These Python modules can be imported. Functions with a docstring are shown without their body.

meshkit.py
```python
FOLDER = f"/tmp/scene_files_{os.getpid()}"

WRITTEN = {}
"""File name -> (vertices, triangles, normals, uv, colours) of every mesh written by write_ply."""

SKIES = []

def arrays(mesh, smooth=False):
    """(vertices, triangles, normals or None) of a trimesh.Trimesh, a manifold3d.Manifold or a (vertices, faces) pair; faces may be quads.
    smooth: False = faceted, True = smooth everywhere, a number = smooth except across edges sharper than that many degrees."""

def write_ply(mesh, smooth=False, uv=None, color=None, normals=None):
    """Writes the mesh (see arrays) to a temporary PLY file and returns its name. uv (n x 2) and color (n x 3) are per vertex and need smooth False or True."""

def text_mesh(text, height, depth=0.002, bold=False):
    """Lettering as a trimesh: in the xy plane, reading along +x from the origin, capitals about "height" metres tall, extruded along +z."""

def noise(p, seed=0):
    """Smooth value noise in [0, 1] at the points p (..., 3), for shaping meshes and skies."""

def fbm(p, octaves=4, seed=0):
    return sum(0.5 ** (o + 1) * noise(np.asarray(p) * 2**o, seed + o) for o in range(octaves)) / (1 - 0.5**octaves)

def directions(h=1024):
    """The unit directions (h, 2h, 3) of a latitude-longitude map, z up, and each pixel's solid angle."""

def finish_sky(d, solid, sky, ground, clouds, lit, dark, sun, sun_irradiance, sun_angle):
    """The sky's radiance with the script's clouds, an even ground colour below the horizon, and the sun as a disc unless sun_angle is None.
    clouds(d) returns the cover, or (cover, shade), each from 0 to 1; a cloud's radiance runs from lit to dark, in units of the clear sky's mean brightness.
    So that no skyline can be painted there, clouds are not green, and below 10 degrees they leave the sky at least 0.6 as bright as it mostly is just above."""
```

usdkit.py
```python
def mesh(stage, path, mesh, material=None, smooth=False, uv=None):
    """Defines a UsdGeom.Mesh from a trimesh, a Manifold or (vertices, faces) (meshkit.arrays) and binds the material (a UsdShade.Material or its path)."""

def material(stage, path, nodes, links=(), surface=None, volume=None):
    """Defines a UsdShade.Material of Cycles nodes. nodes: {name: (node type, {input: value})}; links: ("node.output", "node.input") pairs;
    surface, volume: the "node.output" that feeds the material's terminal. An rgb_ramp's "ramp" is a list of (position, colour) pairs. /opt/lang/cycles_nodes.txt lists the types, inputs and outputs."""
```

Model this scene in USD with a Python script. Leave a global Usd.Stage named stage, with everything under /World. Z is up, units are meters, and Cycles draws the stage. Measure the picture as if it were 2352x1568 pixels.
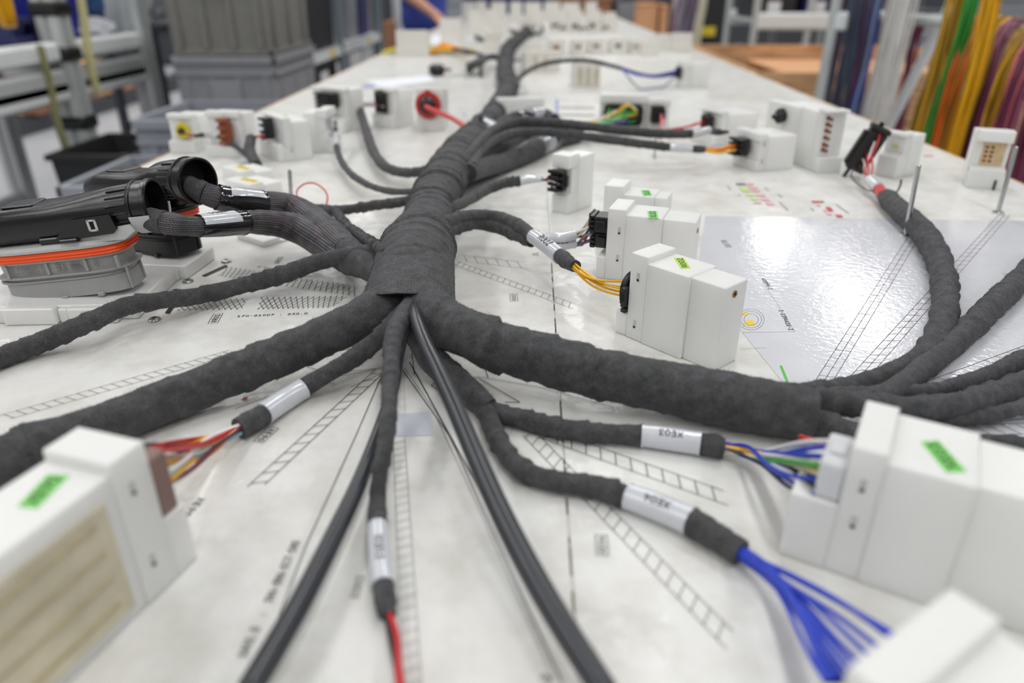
import math, random
import numpy as np
import trimesh
import manifold3d as m3
import usdkit, meshkit
from pxr import Usd, UsdGeom, UsdLux, UsdShade, Gf, Sdf, Vt

random.seed(7)
RNG = np.random.default_rng(7)
stage = Usd.Stage.CreateInMemory()
UsdGeom.SetStageUpAxis(stage, 'Z')
UsdGeom.SetStageMetersPerUnit(stage, 1.0)
UsdGeom.Xform.Define(stage, '/World')

# ---------------------------------------------------------------- camera
F, PITCH, YAW, CAM_H, ZB = 1680.0, math.radians(26.1), math.radians(1.5), 0.23, 0.90   # ZB: height of the board top
fh = np.array([-math.sin(YAW), math.cos(YAW), 0])
RT = np.array([math.cos(YAW), math.sin(YAW), 0])
ZZ = np.array([0, 0, 1.0])
FW = math.cos(PITCH) * fh - math.sin(PITCH) * ZZ
UP = math.sin(PITCH) * fh + math.cos(PITCH) * ZZ
CAM = np.array([0, 0, ZB + CAM_H])
cam = UsdGeom.Camera.Define(stage, '/World/camera')
cam.CreateHorizontalApertureAttr(36.0)
cam.CreateVerticalApertureAttr(24.0)
cam.CreateFocalLengthAttr(36.0 * F / 2352)
cam.CreateFStopAttr(4.1)
cam.CreateFocusDistanceAttr(0.535)
cam.CreateClippingRangeAttr(Gf.Vec2f(0.02, 100))
cam.CreateExposureAttr(0.0)
cam.AddTransformOp().Set(Gf.Matrix4d(*RT, 0, *UP, 0, *(-FW), 0, *CAM, 1))

# ---------------------------------------------------------------- light: rows of ceiling panels in a closed hall
LIGHTS = []
for ly in (-4.0, -0.8, 2.4, 5.6, 8.9, 12.1):
    for lx in (-6.5, -2.9, 0.65, 4.2):
        l = UsdLux.RectLight.Define(stage, f'/World/hall_light_{len(LIGHTS):03d}')
        l.CreateWidthAttr(0.5)
        l.CreateHeightAttr(2.2)
        l.CreateIntensityAttr(12.3)
        l.CreateColorAttr(Gf.Vec3f(1.0, 0.995, 0.985))
        l.AddTranslateOp().Set(Gf.Vec3d(lx, ly, 4.45))
        LIGHTS.append(l)


def ray(x, y):
    return FW + (x - 1176) / F * RT - (y - 784) / F * UP


def P(x, y, z=0.0):
    """The point seen at the photograph's x, y that lies z above the board."""
    d = ray(x, y)
    return CAM + d * ((z - CAM_H) / d[2])


def D(x, y, t):
    return CAM + ray(x, y) * t


def XP(x, y, wx):
    """The point seen at x, y on the vertical plane of that world x."""
    d = ray(x, y)
    return CAM + d * (wx / d[0])


def depth(p):
    return float((np.asarray(p) - CAM) @ FW)


# ---------------------------------------------------------------- naming
COUNT = {}


def numbered(parent, name):
    k = COUNT.get((parent, name), 0)
    COUNT[(parent, name)] = k + 1
    return f'{parent}/{name}' + (f'_{k:03d}' if k else '')


def info(prim, label=None, cat=None, group=None, kind=None):
    for k, v in (('label', label), ('category', cat), ('group', group), ('kind', kind)):
        if v:
            prim.SetCustomDataByKey(k, v)
    return prim


class Thing:
    """An Xform at a thing's base; its parts are given in its own frame (or in the world's, with w=True)."""

    def __init__(self, name, label=None, cat=None, loc=(0, 0, 0), yaw=0.0, group=None, kind=None, tilt=0.0):
        self.path = numbered('/World', name)
        self.x = UsdGeom.Xform.Define(stage, self.path)
        self.loc = np.asarray(loc, float)
        M = trimesh.transformations.rotation_matrix(math.radians(yaw), [0, 0, 1]) @ trimesh.transformations.rotation_matrix(math.radians(tilt), [0, 1, 0])
        M[:3, 3] = self.loc
        self.M, self.MI = M, np.linalg.inv(M)
        self.x.AddTransformOp().Set(Gf.Matrix4d(*M.T.ravel().tolist()))
        info(self.x.GetPrim(), label, cat, group, kind)

    def part(self, name, mesh, mat, smooth=30, label=None, under=None, w=False, uv=None, kind=None):
        path = numbered(under or self.path, name)
        if w:
            v, f, n = meshkit.arrays(mesh)
            v = v @ self.MI[:3, :3].T + self.MI[:3, 3]
            mesh = trimesh.Trimesh(v, f, process=False)
        g = usdkit.mesh(stage, path, mesh, MATS[mat], smooth=smooth, uv=uv)
        info(g.GetPrim(), label, kind=kind)
        return path


def single(name, mesh, mat, label=None, cat=None, group=None, kind=None, smooth=30, uv=None):
    path = numbered('/World', name)
    g = usdkit.mesh(stage, path, mesh, MATS[mat], smooth=smooth, uv=uv)
    info(g.GetPrim(), label, cat, group, kind)
    return path


# ---------------------------------------------------------------- mesh helpers
def hull(pts):
    m = m3.Manifold.hull_points(np.asarray(pts, np.float64))
    a = m.to_mesh()
    return trimesh.Trimesh(np.array(a.vert_properties)[:, :3], np.array(a.tri_verts), process=False)


def bx(x0, x1, y0, y1, z0, z1, c=0.0008):
    """A box with chamfered edges."""
    x0, x1 = min(x0, x1), max(x0, x1)
    y0, y1 = min(y0, y1), max(y0, y1)
    z0, z1 = min(z0, z1), max(z0, z1)
    c = min(c, 0.45 * min(x1 - x0, y1 - y0, z1 - z0))
    pts = []
    for sx, X in ((1, x0), (-1, x1)):
        for sy, Y in ((1, y0), (-1, y1)):
            for sz, Z in ((1, z0), (-1, z1)):
                pts += [(X + sx * c, Y + sy * c, Z), (X + sx * c, Y, Z + sz * c), (X, Y + sy * c, Z + sz * c)]
    return hull(pts)


def cat(*ms):
    flat = []

    def put(m):
        if isinstance(m, (list, tuple)):
            for x in m:
                put(x)
        else:
            flat.append(m)

    put(ms)
    return trimesh.util.concatenate(flat)


def cyl(p0, p1, r0, r1=None, n=20):
    r1 = r0 if r1 is None else r1
    p0, p1 = np.asarray(p0, float), np.asarray(p1, float)
    t = (p1 - p0) / np.linalg.norm(p1 - p0)
    a = np.cross(t, ZZ if abs(t[2]) < 0.9 else [1.0, 0, 0])
    a /= np.linalg.norm(a)
    b = np.cross(t, a)
    an = np.arange(n) * 2 * math.pi / n
    ring = np.cos(an)[:, None] * a + np.sin(an)[:, None] * b
    v = np.vstack([p0 + ring * r0, p1 + ring * r1, p0[None], p1[None]])
    i = np.arange(n)
    j = (i + 1) % n
    f = np.vstack([np.c_[i, i + n, j], np.c_[j, i + n, j + n], np.c_[i, j, np.full(n, 2 * n)], np.c_[i + n, np.full(n, 2 * n + 1), j + n]])
    m = trimesh.Trimesh(v, f, process=False)
    if m.volume < 0:
        m.invert()
    return m


def rev(profile, n=40, axis='z'):
    """Profile of (r, h) turned about an axis."""
    p = np.asarray(profile, float)
    an = np.arange(n) * 2 * math.pi / n
    v = np.stack([p[:, None, 0] * np.cos(an), p[:, None, 0] * np.sin(an), np.repeat(p[:, 1:2], n, 1)], -1)
    if axis == 'x':
        v = v[..., [2, 0, 1]]
    k = len(p)
    i, j = np.meshgrid(np.arange(k - 1), np.arange(n), indexing='ij')
    q = np.stack([i * n + j, i * n + (j + 1) % n, (i + 1) * n + (j + 1) % n, (i + 1) * n + j], -1).reshape(-1, 4)
    return trimesh.Trimesh(v.reshape(-1, 3), np.vstack([q[:, [0, 1, 2]], q[:, [0, 2, 3]]]), process=False)


def loft(rings, n=48, caps=True):
    """rings: (x, y centre, z centre, half width y, half height z, exponent) of superellipses along x."""
    an = (np.arange(n) + 0.5) * 2 * math.pi / n
    v = []
    for x, cy, cz, ry, rz, e in rings:
        c, s = np.cos(an), np.sin(an)
        v.append(np.stack([np.full(n, x), cy + ry * np.sign(c) * np.abs(c) ** (2 / e), cz + rz * np.sign(s) * np.abs(s) ** (2 / e)], -1))
    k = len(rings)
    v = np.vstack(v)
    i, j = np.meshgrid(np.arange(k - 1), np.arange(n), indexing='ij')
    q = np.stack([i * n + j, i * n + (j + 1) % n, (i + 1) * n + (j + 1) % n, (i + 1) * n + j], -1).reshape(-1, 4)
    f = [q[:, [0, 1, 2]], q[:, [0, 2, 3]]]
    if caps:
        for base, flip in ((0, True), ((k - 1) * n, False)):
            a = np.arange(1, n - 1)
            t = np.c_[np.full(n - 2, base), base + a, base + a + 1]
            f.append(t[:, ::-1] if flip else t)
    return trimesh.Trimesh(v, np.vstack(f), process=False)


def zloft(rings, n=64):
    """As loft, stacked along z: (z, cx, cy, rx, ry, exponent)."""
    m = loft([(z, cx, cy, rx, ry, e) for z, cx, cy, rx, ry, e in rings], n)
    m.vertices = np.asarray(m.vertices)[:, [1, 2, 0]]
    return m


def spline(ctrl, per=24):
    """Catmull-Rom through the rows of ctrl; returns the samples and their control index."""
    c = np.asarray(ctrl, float)
    c = np.vstack([2 * c[0] - c[1], c, 2 * c[-1] - c[-2]])
    out, at = [], []
    for i in range(1, len(c) - 2):
        t = np.linspace(0, 1, per, endpoint=False)[:, None]
        a, b, d, e = c[i - 1], c[i], c[i + 1], c[i + 2]
        out.append(0.5 * (2 * b + (d - a) * t + (2 * a - 5 * b + 4 * d - e) * t**2 + (3 * b - a - 3 * d + e) * t**3))
        at.append(i - 1 + t[:, 0])
    out.append(c[-2][None])
    at.append([len(c) - 3.0])
    return np.vstack(out), np.concatenate(at)


def frames(p):
    t = np.gradient(p, axis=0)
    t /= np.linalg.norm(t, axis=1, keepdims=True) + 1e-12
    side = np.cross(t, ZZ)
    n = np.linalg.norm(side, axis=1, keepdims=True)
    side = np.where(n > 0.05, side / np.maximum(n, 1e-9), 0)
    last = np.array([1.0, 0, 0])
    for i in range(len(side)):
        if not side[i].any():
            s = last - t[i] * (last @ t[i])
            side[i] = s / np.linalg.norm(s)
        elif side[i] @ last < -0.2 and i:
            side[i] = -side[i]
        last = side[i]
    return t, side, np.cross(side, t)


def resample(p, r, ds, extra=None):
    s = np.r_[0, np.cumsum(np.linalg.norm(np.diff(p, axis=0), axis=1))]
    k = max(3, int(s[-1] / ds) + 1)
    g = np.linspace(0, s[-1], k)
    q = np.stack([np.interp(g, s, p[:, i]) for i in range(3)], 1)
    return q, np.interp(g, s, r), g, (np.interp(g, s, extra) if extra is not None else None)


def tube(p, r, sides=24, ds=None, pitch=0.0, amp=0.0, rough=0.0, nscale=0.006, fz=1.0, caps=True, seed=0, bulge=0.0):
    """A cable along p: helical tape edges (pitch, amp), lumps (rough), flattened by fz. Returns mesh and uv in metres."""
    p = np.asarray(p, float)
    r = np.broadcast_to(np.asarray(r, float), (len(p),))
    p, r, s, _ = resample(p, r, ds or max(0.0008, float(np.mean(r)) * 0.25))
    t, side, up = frames(p)
    th = np.linspace(-math.pi / 2, 1.5 * math.pi, sides + 1)
    T, S = np.meshgrid(th, s)
    disp = np.zeros_like(S)
    if pitch:
        ph = S / pitch + T / (2 * math.pi) + 0.7 * meshkit.noise(np.stack([S / (pitch * 1.5), np.cos(T) * 0.7 + 3, np.sin(T) * 0.7 + seed], -1), seed)
        k = np.floor(ph)
        fr = ph - k
        w = np.abs(np.sin(k * 12.9898 + seed) * 43758.5453) % 1
        disp = amp * (0.15 + 1.7 * w * w) * np.clip(fr * 1.15 - 0.1, 0, 1) * np.clip((1 - fr) / 0.06, 0, 1)
        disp += bulge * (w - 0.5)
    R = r[:, None] + disp
    off = np.cos(T)[..., None] * side[:, None] + np.sin(T)[..., None] * up[:, None] * fz
    v = p[:, None] + off * R[..., None]
    if rough:
        nz = meshkit.fbm(v / nscale, 3, seed) - 0.5
        v = v + off * (nz * 2 * rough)[..., None]
        v[:, -1] = v[:, 0]
    n, m = v.shape[:2]
    i, j = np.meshgrid(np.arange(n - 1), np.arange(m - 1), indexing='ij')
    q = np.stack([i * m + j, (i + 1) * m + j, (i + 1) * m + j + 1, i * m + j + 1], -1).reshape(-1, 4)
    f = [q[:, [0, 1, 2]], q[:, [0, 2, 3]]]
    V = v.reshape(-1, 3)
    uv = np.stack([S, (T + math.pi / 2) * float(np.mean(r))], -1).reshape(-1, 2)
    if caps:
        for row, flip, c in ((0, False, p[0]), (n - 1, True, p[-1])):
            b = len(V)
            V = np.vstack([V, v[row], c[None]])
            uv = np.vstack([uv, np.zeros((m + 1, 2))])
            a = np.arange(m - 1)
            tri = np.c_[np.full(m - 1, b + m), b + a, b + a + 1]
            f.append(tri if not flip else tri[:, ::-1])
    me = trimesh.Trimesh(V, np.vstack(f), process=False)
    if me.volume < 0:
        me.invert()
    return me, uv


def text(s, height, depth=0.0003, bold=False):
    return meshkit.text_mesh(s, height, depth, bold)


# ---------------------------------------------------------------- materials
MATS = {}
UsdGeom.Scope.Define(stage, '/World/Looks')


def lin(c):
    """sRGB 0-255 to linear."""
    c = np.asarray(c, float) / 255
    return tuple(np.where(c <= 0.04045, c / 12.92, ((c + 0.055) / 1.055) ** 2.4))


def mat(name, srgb, rough=0.5, vary=0.06, scale=30.0, bump=0.0, bscale=None, **kw):
    """A principled material whose tone varies a little with noise in object space."""
    c = np.array(lin(srgb))
    nodes = {
        'tc': ('texture_coordinate', {}),
        'n': ('noise_texture', {'scale': scale, 'detail': 4.0, 'roughness': 0.6}),
        'ramp': ('rgb_ramp', {'ramp': [(0.25, tuple(c * (1 - vary))), (0.75, tuple(np.minimum(c * (1 + vary), 0.95)))]}),
        'p': ('principled_bsdf', {'roughness': rough, **kw}),
    }
    links = [('tc.object', 'n.vector'), ('n.fac', 'ramp.fac'), ('ramp.color', 'p.base_color')]
    if bump:
        nodes['bn'] = ('noise_texture', {'scale': bscale or scale * 8, 'detail': 3.0})
        nodes['b'] = ('bump', {'strength': 1.0, 'distance': bump})
        links += [('tc.object', 'bn.vector'), ('bn.fac', 'b.height'), ('b.normal', 'p.normal')]
    MATS[name] = usdkit.material(stage, f'/World/Looks/{name}', nodes, links, surface='p.BSDF')
    return name


def fleece(name, dark, light, uscale, vscale, bump=0.0006, fuzz=1.0):
    """Woven fleece tape: warp and weft from the cable's uv, patches of lint, fine fuzz."""
    MATS[name] = usdkit.material(stage, f'/World/Looks/{name}', {
        'uv': ('uvmap', {'attribute': 'st'}),
        'map': ('mapping', {'mapping_type': 'point', 'scale': (uscale, vscale, 1.0)}),
        'ch': ('voronoi_texture', {'scale': 1.0, 'randomness': 0.5, 'dimensions': '2D'}),
        'tc': ('texture_coordinate', {}),
        'big': ('noise_texture', {'scale': 120.0, 'detail': 6.0, 'roughness': 0.7}),
        'fine': ('noise_texture', {'scale': 1900.0, 'detail': 3.0, 'roughness': 0.7}),
        'a': ('math', {'math_type': 'multiply_add', 'value2': -0.5, 'value3': 0.5}),
        'b': ('math', {'math_type': 'multiply'}),
        'c': ('math', {'math_type': 'multiply_add', 'value2': 1.5}),
        'r': ('rgb_ramp', {'ramp': [(0.34, dark), (0.58, tuple(0.17 * x for x in light)), (0.78, tuple(0.45 * x for x in light)), (1.0, light)]}),
        'bp': ('bump', {'strength': 1.0, 'distance': bump}),
        'p': ('principled_bsdf', {'roughness': 0.62, 'specular_ior_level': 0.5, 'sheen_weight': 0.14 * fuzz, 'sheen_roughness': 0.4, 'sheen_tint': (0.75, 0.77, 0.85)}),
    }, [('uv.UV', 'map.vector'), ('map.vector', 'ch.vector'), ('ch.distance', 'a.value1'), ('tc.object', 'big.vector'), ('tc.object', 'fine.vector'),
        ('big.fac', 'b.value1'), ('fine.fac', 'b.value2'), ('b.value', 'c.value1'), ('a.value', 'c.value3'), ('c.value', 'r.fac'), ('r.color', 'p.base_color'),
        ('c.value', 'bp.height'), ('bp.normal', 'p.normal')], surface='p.BSDF')


fleece('fleece', (0.006, 0.006, 0.0065), (0.19, 0.192, 0.2), 1400.0, 1400.0, 0.001)
fleece('fleece_far', (0.012, 0.012, 0.013), (0.06, 0.061, 0.066), 500.0, 500.0, 0.0003)
# braided sleeve: two sets of shiny filaments crossing at +-45 degrees
MATS['braid'] = usdkit.material(stage, '/World/Looks/braid', {
    'uv': ('uvmap', {'attribute': 'st'}),
    'sx': ('separate_xyz', {}),
    'pp': ('math', {'math_type': 'pingpong', 'value2': 0.0021}),
    'sh': ('math', {'math_type': 'multiply_add', 'value2': 1.15}),
    'fr': ('math', {'math_type': 'multiply', 'value2': 4200.0}),
    'sn': ('math', {'math_type': 'sine'}),
    's01': ('math', {'math_type': 'multiply_add', 'value2': 0.5, 'value3': 0.5}),
    'pn': ('math', {'math_type': 'multiply', 'value2': 476.0}),
    'gap': ('rgb_ramp', {'ramp': [(0.0, (0.12, 0.12, 0.12)), (0.22, (0.85, 0.85, 0.85)), (0.5, (1, 1, 1)), (0.78, (0.85, 0.85, 0.85)), (1.0, (0.12, 0.12, 0.12))]}),
    'gbw': ('rgb_to_bw', {}),
    'h': ('math', {'math_type': 'multiply'}),
    'mp': ('mapping', {'mapping_type': 'point', 'scale': (35.0, 230.0, 1.0)}),
    'hue': ('noise_texture', {'scale': 1.0, 'detail': 2.0, 'dimensions': '2D'}),
    'mp2': ('mapping', {'mapping_type': 'point', 'scale': (90.0, 90.0, 1.0), 'location': (7, 3, 0)}),
    'n': ('noise_texture', {'scale': 1.0, 'detail': 3.0, 'dimensions': '2D'}),
    'nm': ('math', {'math_type': 'multiply_add', 'value2': 0.9, 'value3': 0.55}),
    'hn': ('math', {'math_type': 'multiply'}),
    'r': ('rgb_ramp', {'ramp': [(0.12, (0.004, 0.004, 0.005)), (0.5, (0.05, 0.049, 0.052)), (0.95, (0.42, 0.41, 0.43))]}),
    'hr': ('rgb_ramp', {'ramp': [(0.3, (1, 0.6, 0.72)), (0.42, (0.85, 0.85, 1.0)), (0.6, (1, 1, 1)), (0.7, (1.0, 0.78, 0.35)), (0.78, (1, 1, 1))]}),
    'mc': ('mix_color', {'blend_type': 'multiply', 'fac': 1.0}),
    'bp': ('bump', {'strength': 1.0, 'distance': 0.0006}),
    'p': ('principled_bsdf', {'roughness': 0.34}),
}, [('uv.UV', 'sx.vector'), ('sx.y', 'pp.value1'), ('pp.value', 'sh.value1'), ('sx.x', 'sh.value3'), ('sh.value', 'fr.value1'), ('fr.value', 'sn.value1'), ('sn.value', 's01.value1'),
    ('pp.value', 'pn.value1'), ('pn.value', 'gap.fac'), ('gap.color', 'gbw.color'), ('s01.value', 'h.value1'), ('gbw.val', 'h.value2'),
    ('uv.UV', 'mp.vector'), ('mp.vector', 'hue.vector'), ('uv.UV', 'mp2.vector'), ('mp2.vector', 'n.vector'), ('n.fac', 'nm.value1'), ('nm.value', 'hn.value1'), ('h.value', 'hn.value2'),
    ('hn.value', 'r.fac'), ('hue.fac', 'hr.fac'), ('r.color', 'mc.a'), ('hr.color', 'mc.b'), ('mc.result', 'p.base_color'), ('h.value', 'bp.height'), ('bp.normal', 'p.normal')], surface='p.BSDF')

# white acetal: slightly translucent, milled
mat('acetal', (236, 236, 233), 0.34, 0.015, 60.0, 0.00012, 500.0, subsurface_weight=0.25, subsurface_scale=0.006, subsurface_radius=(1.0, 0.95, 0.85))
mat('acetal_warm', (232, 229, 222), 0.36, 0.03, 40.0, 0.00012, 500.0)
mat('glue_cream', (205, 196, 172), 0.5, 0.22, 28.0, 0.0004, 90.0)
mat('stain', (170, 120, 60), 0.6, 0.35, 160.0)
mat('rust', (126, 70, 34), 0.7, 0.35, 200.0)
mat('black_plastic', (30, 30, 32), 0.36, 0.15, 60.0, 0.00006, 1500.0)
mat('black_cover', (20, 19, 22), 0.24, 0.18, 40.0, 0.00008, 1300.0)
mat('black_gloss', (52, 54, 59), 0.26, 0.1, 40.0)
mat('grey_plastic', (160, 160, 158), 0.42, 0.05, 60.0, 0.00008, 1500.0)
mat('light_grey_plastic', (196, 197, 196), 0.4, 0.04, 60.0)
mat('engraved', (118, 118, 117), 0.5, 0.05, 60.0)
mat('orange_seal', (255, 84, 8), 0.42, 0.05, 80.0)
mat('brown_plastic', (134, 106, 98), 0.45, 0.08, 60.0)
mat('rust_plastic', (150, 84, 58), 0.5, 0.1, 60.0)
mat('yellow_plastic', (214, 196, 22), 0.4, 0.1, 60.0)
mat('red_plastic', (184, 44, 38), 0.4, 0.1, 60.0)
mat('natural_plastic', (228, 230, 232), 0.3, 0.03, 60.0, transmission_weight=0.15)
mat('steel', (190, 192, 190), 0.25, 0.08, 90.0, metallic=1.0)
mat('zinc', (176, 182, 184), 0.35, 0.15, 300.0, metallic=1.0)
mat('brass', (176, 140, 70), 0.4, 0.2, 300.0, metallic=1.0)
mat('grime', (120, 106, 88), 0.8, 0.3, 300.0)
mat('hole', (12, 11, 10), 0.8, 0.2)
mat('green_label', (120, 208, 96), 0.5, 0.05, 60.0)
mat('lime_label', (176, 220, 66), 0.5, 0.05, 60.0)
mat('yellow_label', (238, 212, 22), 0.5, 0.05, 60.0)
mat('ink', (34, 34, 36), 0.6, 0.1)
mat('grey_ink', (120, 120, 122), 0.6, 0.1)
mat('dim_ink', (166, 165, 163), 0.6, 0.1)
mat('red_ink', (206, 70, 78), 0.6, 0.15)
mat('pink_ink', (222, 168, 172), 0.6, 0.15)
mat('green_ink', (84, 190, 58), 0.5, 0.1)
mat('pale_green_ink', (190, 212, 138), 0.6, 0.1)
mat('yellow_ink', (240, 206, 40), 0.6, 0.1)
mat('blue_ink', (150, 160, 205), 0.6, 0.1)
mat('paper', (234, 234, 236), 0.6, 0.02)
mat('sleeve', (205, 208, 214), 0.16, 0.05, 120.0, coat_weight=0.5)
MATS['clear_sleeve'] = usdkit.material(stage, '/World/Looks/clear_sleeve', {
    'n': ('noise_texture', {'scale': 400.0, 'detail': 2.0}), 'b': ('bump', {'strength': 0.4, 'distance': 0.0002}),
    't': ('transparent_bsdf', {'color': (0.95, 0.955, 0.97)}), 'g': ('glossy_bsdf', {'color': (1, 1, 1), 'roughness': 0.08}),
    'fr': ('fresnel', {'IOR': 1.9}), 'm': ('mix_closure', {})},
    [('n.fac', 'b.height'), ('b.normal', 'g.normal'), ('fr.fac', 'm.fac'), ('t.BSDF', 'm.closure1'), ('g.BSDF', 'm.closure2')], surface='m.closure')
for nm, c in dict(wire_red=(196, 22, 34), wire_white=(232, 230, 226), wire_yellow=(238, 178, 18), wire_green=(58, 160, 62), wire_blue=(38, 66, 190), wire_black=(22, 22, 24),
                  wire_brown=(92, 58, 42), wire_grey=(132, 146, 168), wire_pink=(226, 120, 132), wire_orange=(240, 110, 30), wire_purple=(140, 70, 104), wire_navy=(46, 52, 84),
                  wire_slate=(84, 94, 112), wire_cream=(222, 214, 160), wire_ochre=(150, 118, 24), wire_maroon=(110, 44, 64), wire_lightblue=(150, 196, 214)).items():
    mat(nm, c, 0.35, 0.06, 60.0)
mat('heatshrink_red', (206, 66, 66), 0.3, 0.1, 60.0)


def board_paper(name, base, warm, grime, coat, bump, bsc):
    MATS[name] = usdkit.material(stage, f'/World/Looks/{name}', {
        'tc': ('texture_coordinate', {}),
        'big': ('noise_texture', {'scale': 5.0, 'detail': 5.0, 'roughness': 0.6, 'distortion': 0.6}),
        'mid': ('noise_texture', {'scale': 26.0, 'detail': 6.0, 'roughness': 0.65}),
        'sp': ('noise_texture', {'scale': 170.0, 'detail': 2.0}),
        'r': ('rgb_ramp', {'ramp': [(0.3, warm), (0.55, base)]}),
        'r2': ('rgb_ramp', {'ramp': [(0.36, grime), (0.56, (1, 1, 1))]}),
        'r3': ('rgb_ramp', {'ramp': [(0.19, (0.35, 0.33, 0.3)), (0.225, (1, 1, 1))]}),
        'm1': ('mix_color', {'blend_type': 'multiply', 'fac': 0.75}),
        'm2': ('mix_color', {'blend_type': 'multiply', 'fac': 0.8}),
        'bn': ('noise_texture', {'scale': bsc, 'detail': 3.0, 'roughness': 0.55}),
        'bp': ('bump', {'strength': 1.0, 'distance': bump}),
        'p': ('principled_bsdf', {'roughness': 0.42, 'coat_weight': coat, 'coat_roughness': 0.07}),
    }, [('tc.object', x + '.vector') for x in ('big', 'mid', 'sp', 'bn')] + [('big.fac', 'r.fac'), ('mid.fac', 'r2.fac'), ('sp.fac', 'r3.fac'), ('r.color', 'm1.a'), ('r2.color', 'm1.b'),
        ('m1.result', 'm2.a'), ('r3.color', 'm2.b'), ('m2.result', 'p.base_color'), ('bn.fac', 'bp.height'), ('bp.normal', 'p.normal'), ('bp.normal', 'p.coat_normal')], surface='p.BSDF')


board_paper('drawing_paper', lin((224, 224, 221)), lin((213, 211, 204)), (0.8, 0.79, 0.755), 0.1, 0.0008, 34.0)
board_paper('film_paper', lin((222, 223, 229)), lin((217, 218, 224)), (0.96, 0.96, 0.97), 1.0, 0.00022, 190.0)
MATS['tape_clear'] = usdkit.material(stage, '/World/Looks/tape_clear', {
    'd': ('principled_bsdf', {'base_color': (0.8, 0.83, 0.89), 'roughness': 0.15}), 't': ('transparent_bsdf', {'color': (0.97, 0.98, 1.0)}), 'n': ('noise_texture', {'scale': 60.0, 'detail': 3.0}),
    'r': ('math', {'math_type': 'multiply_add', 'value2': 0.5, 'value3': 0.12}), 'm': ('mix_closure', {})},
    [('n.fac', 'r.value1'), ('r.value', 'm.fac'), ('t.BSDF', 'm.closure1'), ('d.BSDF', 'm.closure2')], surface='m.closure')
# ---------------------------------------------------------------- materials of the hall
mat('floor_paint', (196, 198, 202), 0.35, 0.08, 1.6, 0.0004, 60.0)
mat('wall_paint', (172, 173, 175), 0.7, 0.03, 2.0)
mat('ceiling_paint', (132, 132, 133), 0.8, 0.02, 2.0)
mat('aluminium', (204, 207, 206), 0.38, 0.06, 40.0, metallic=0.15)
mat('light_metal', (238, 242, 242), 0.35, 0.04, 40.0)
mat('rack_grey', (190, 196, 195), 0.45, 0.05, 30.0)
mat('shelf_blue_grey', (132, 146, 154), 0.45, 0.06, 30.0)
mat('worktop', (226, 228, 226), 0.5, 0.03, 20.0)
mat('crate_grey', (128, 127, 122), 0.55, 0.05, 20.0)
mat('crate_blue_grey', (150, 151, 156), 0.55, 0.05, 20.0)
mat('crate_light', (150, 154, 162), 0.5, 0.05, 20.0)
mat('black_tub', (38, 38, 40), 0.55, 0.12, 20.0)
mat('bin_blue', (22, 34, 140), 0.45, 0.1, 20.0)
mat('bin_petrol', (36, 86, 140), 0.45, 0.08, 20.0)
mat('bin_navy', (30, 36, 92), 0.45, 0.1, 20.0)
mat('cardboard', (224, 168, 122), 0.8, 0.06, 20.0)
mat('cardboard_dark', (150, 106, 78), 0.8, 0.08, 20.0)
mat('strap_olive', (150, 148, 104), 0.7, 0.1, 60.0)
mat('shirt_blue', (56, 74, 158), 0.85, 0.12, 30.0, 0.002, 60.0)
mat('trousers_navy', (30, 36, 70), 0.85, 0.12, 30.0)
mat('skin', (214, 158, 132), 0.5, 0.06, 40.0)
mat('hair_brown', (66, 48, 36), 0.6, 0.2, 120.0)
mat('dark_grey', (70, 72, 78), 0.5, 0.08, 20.0)
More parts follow.
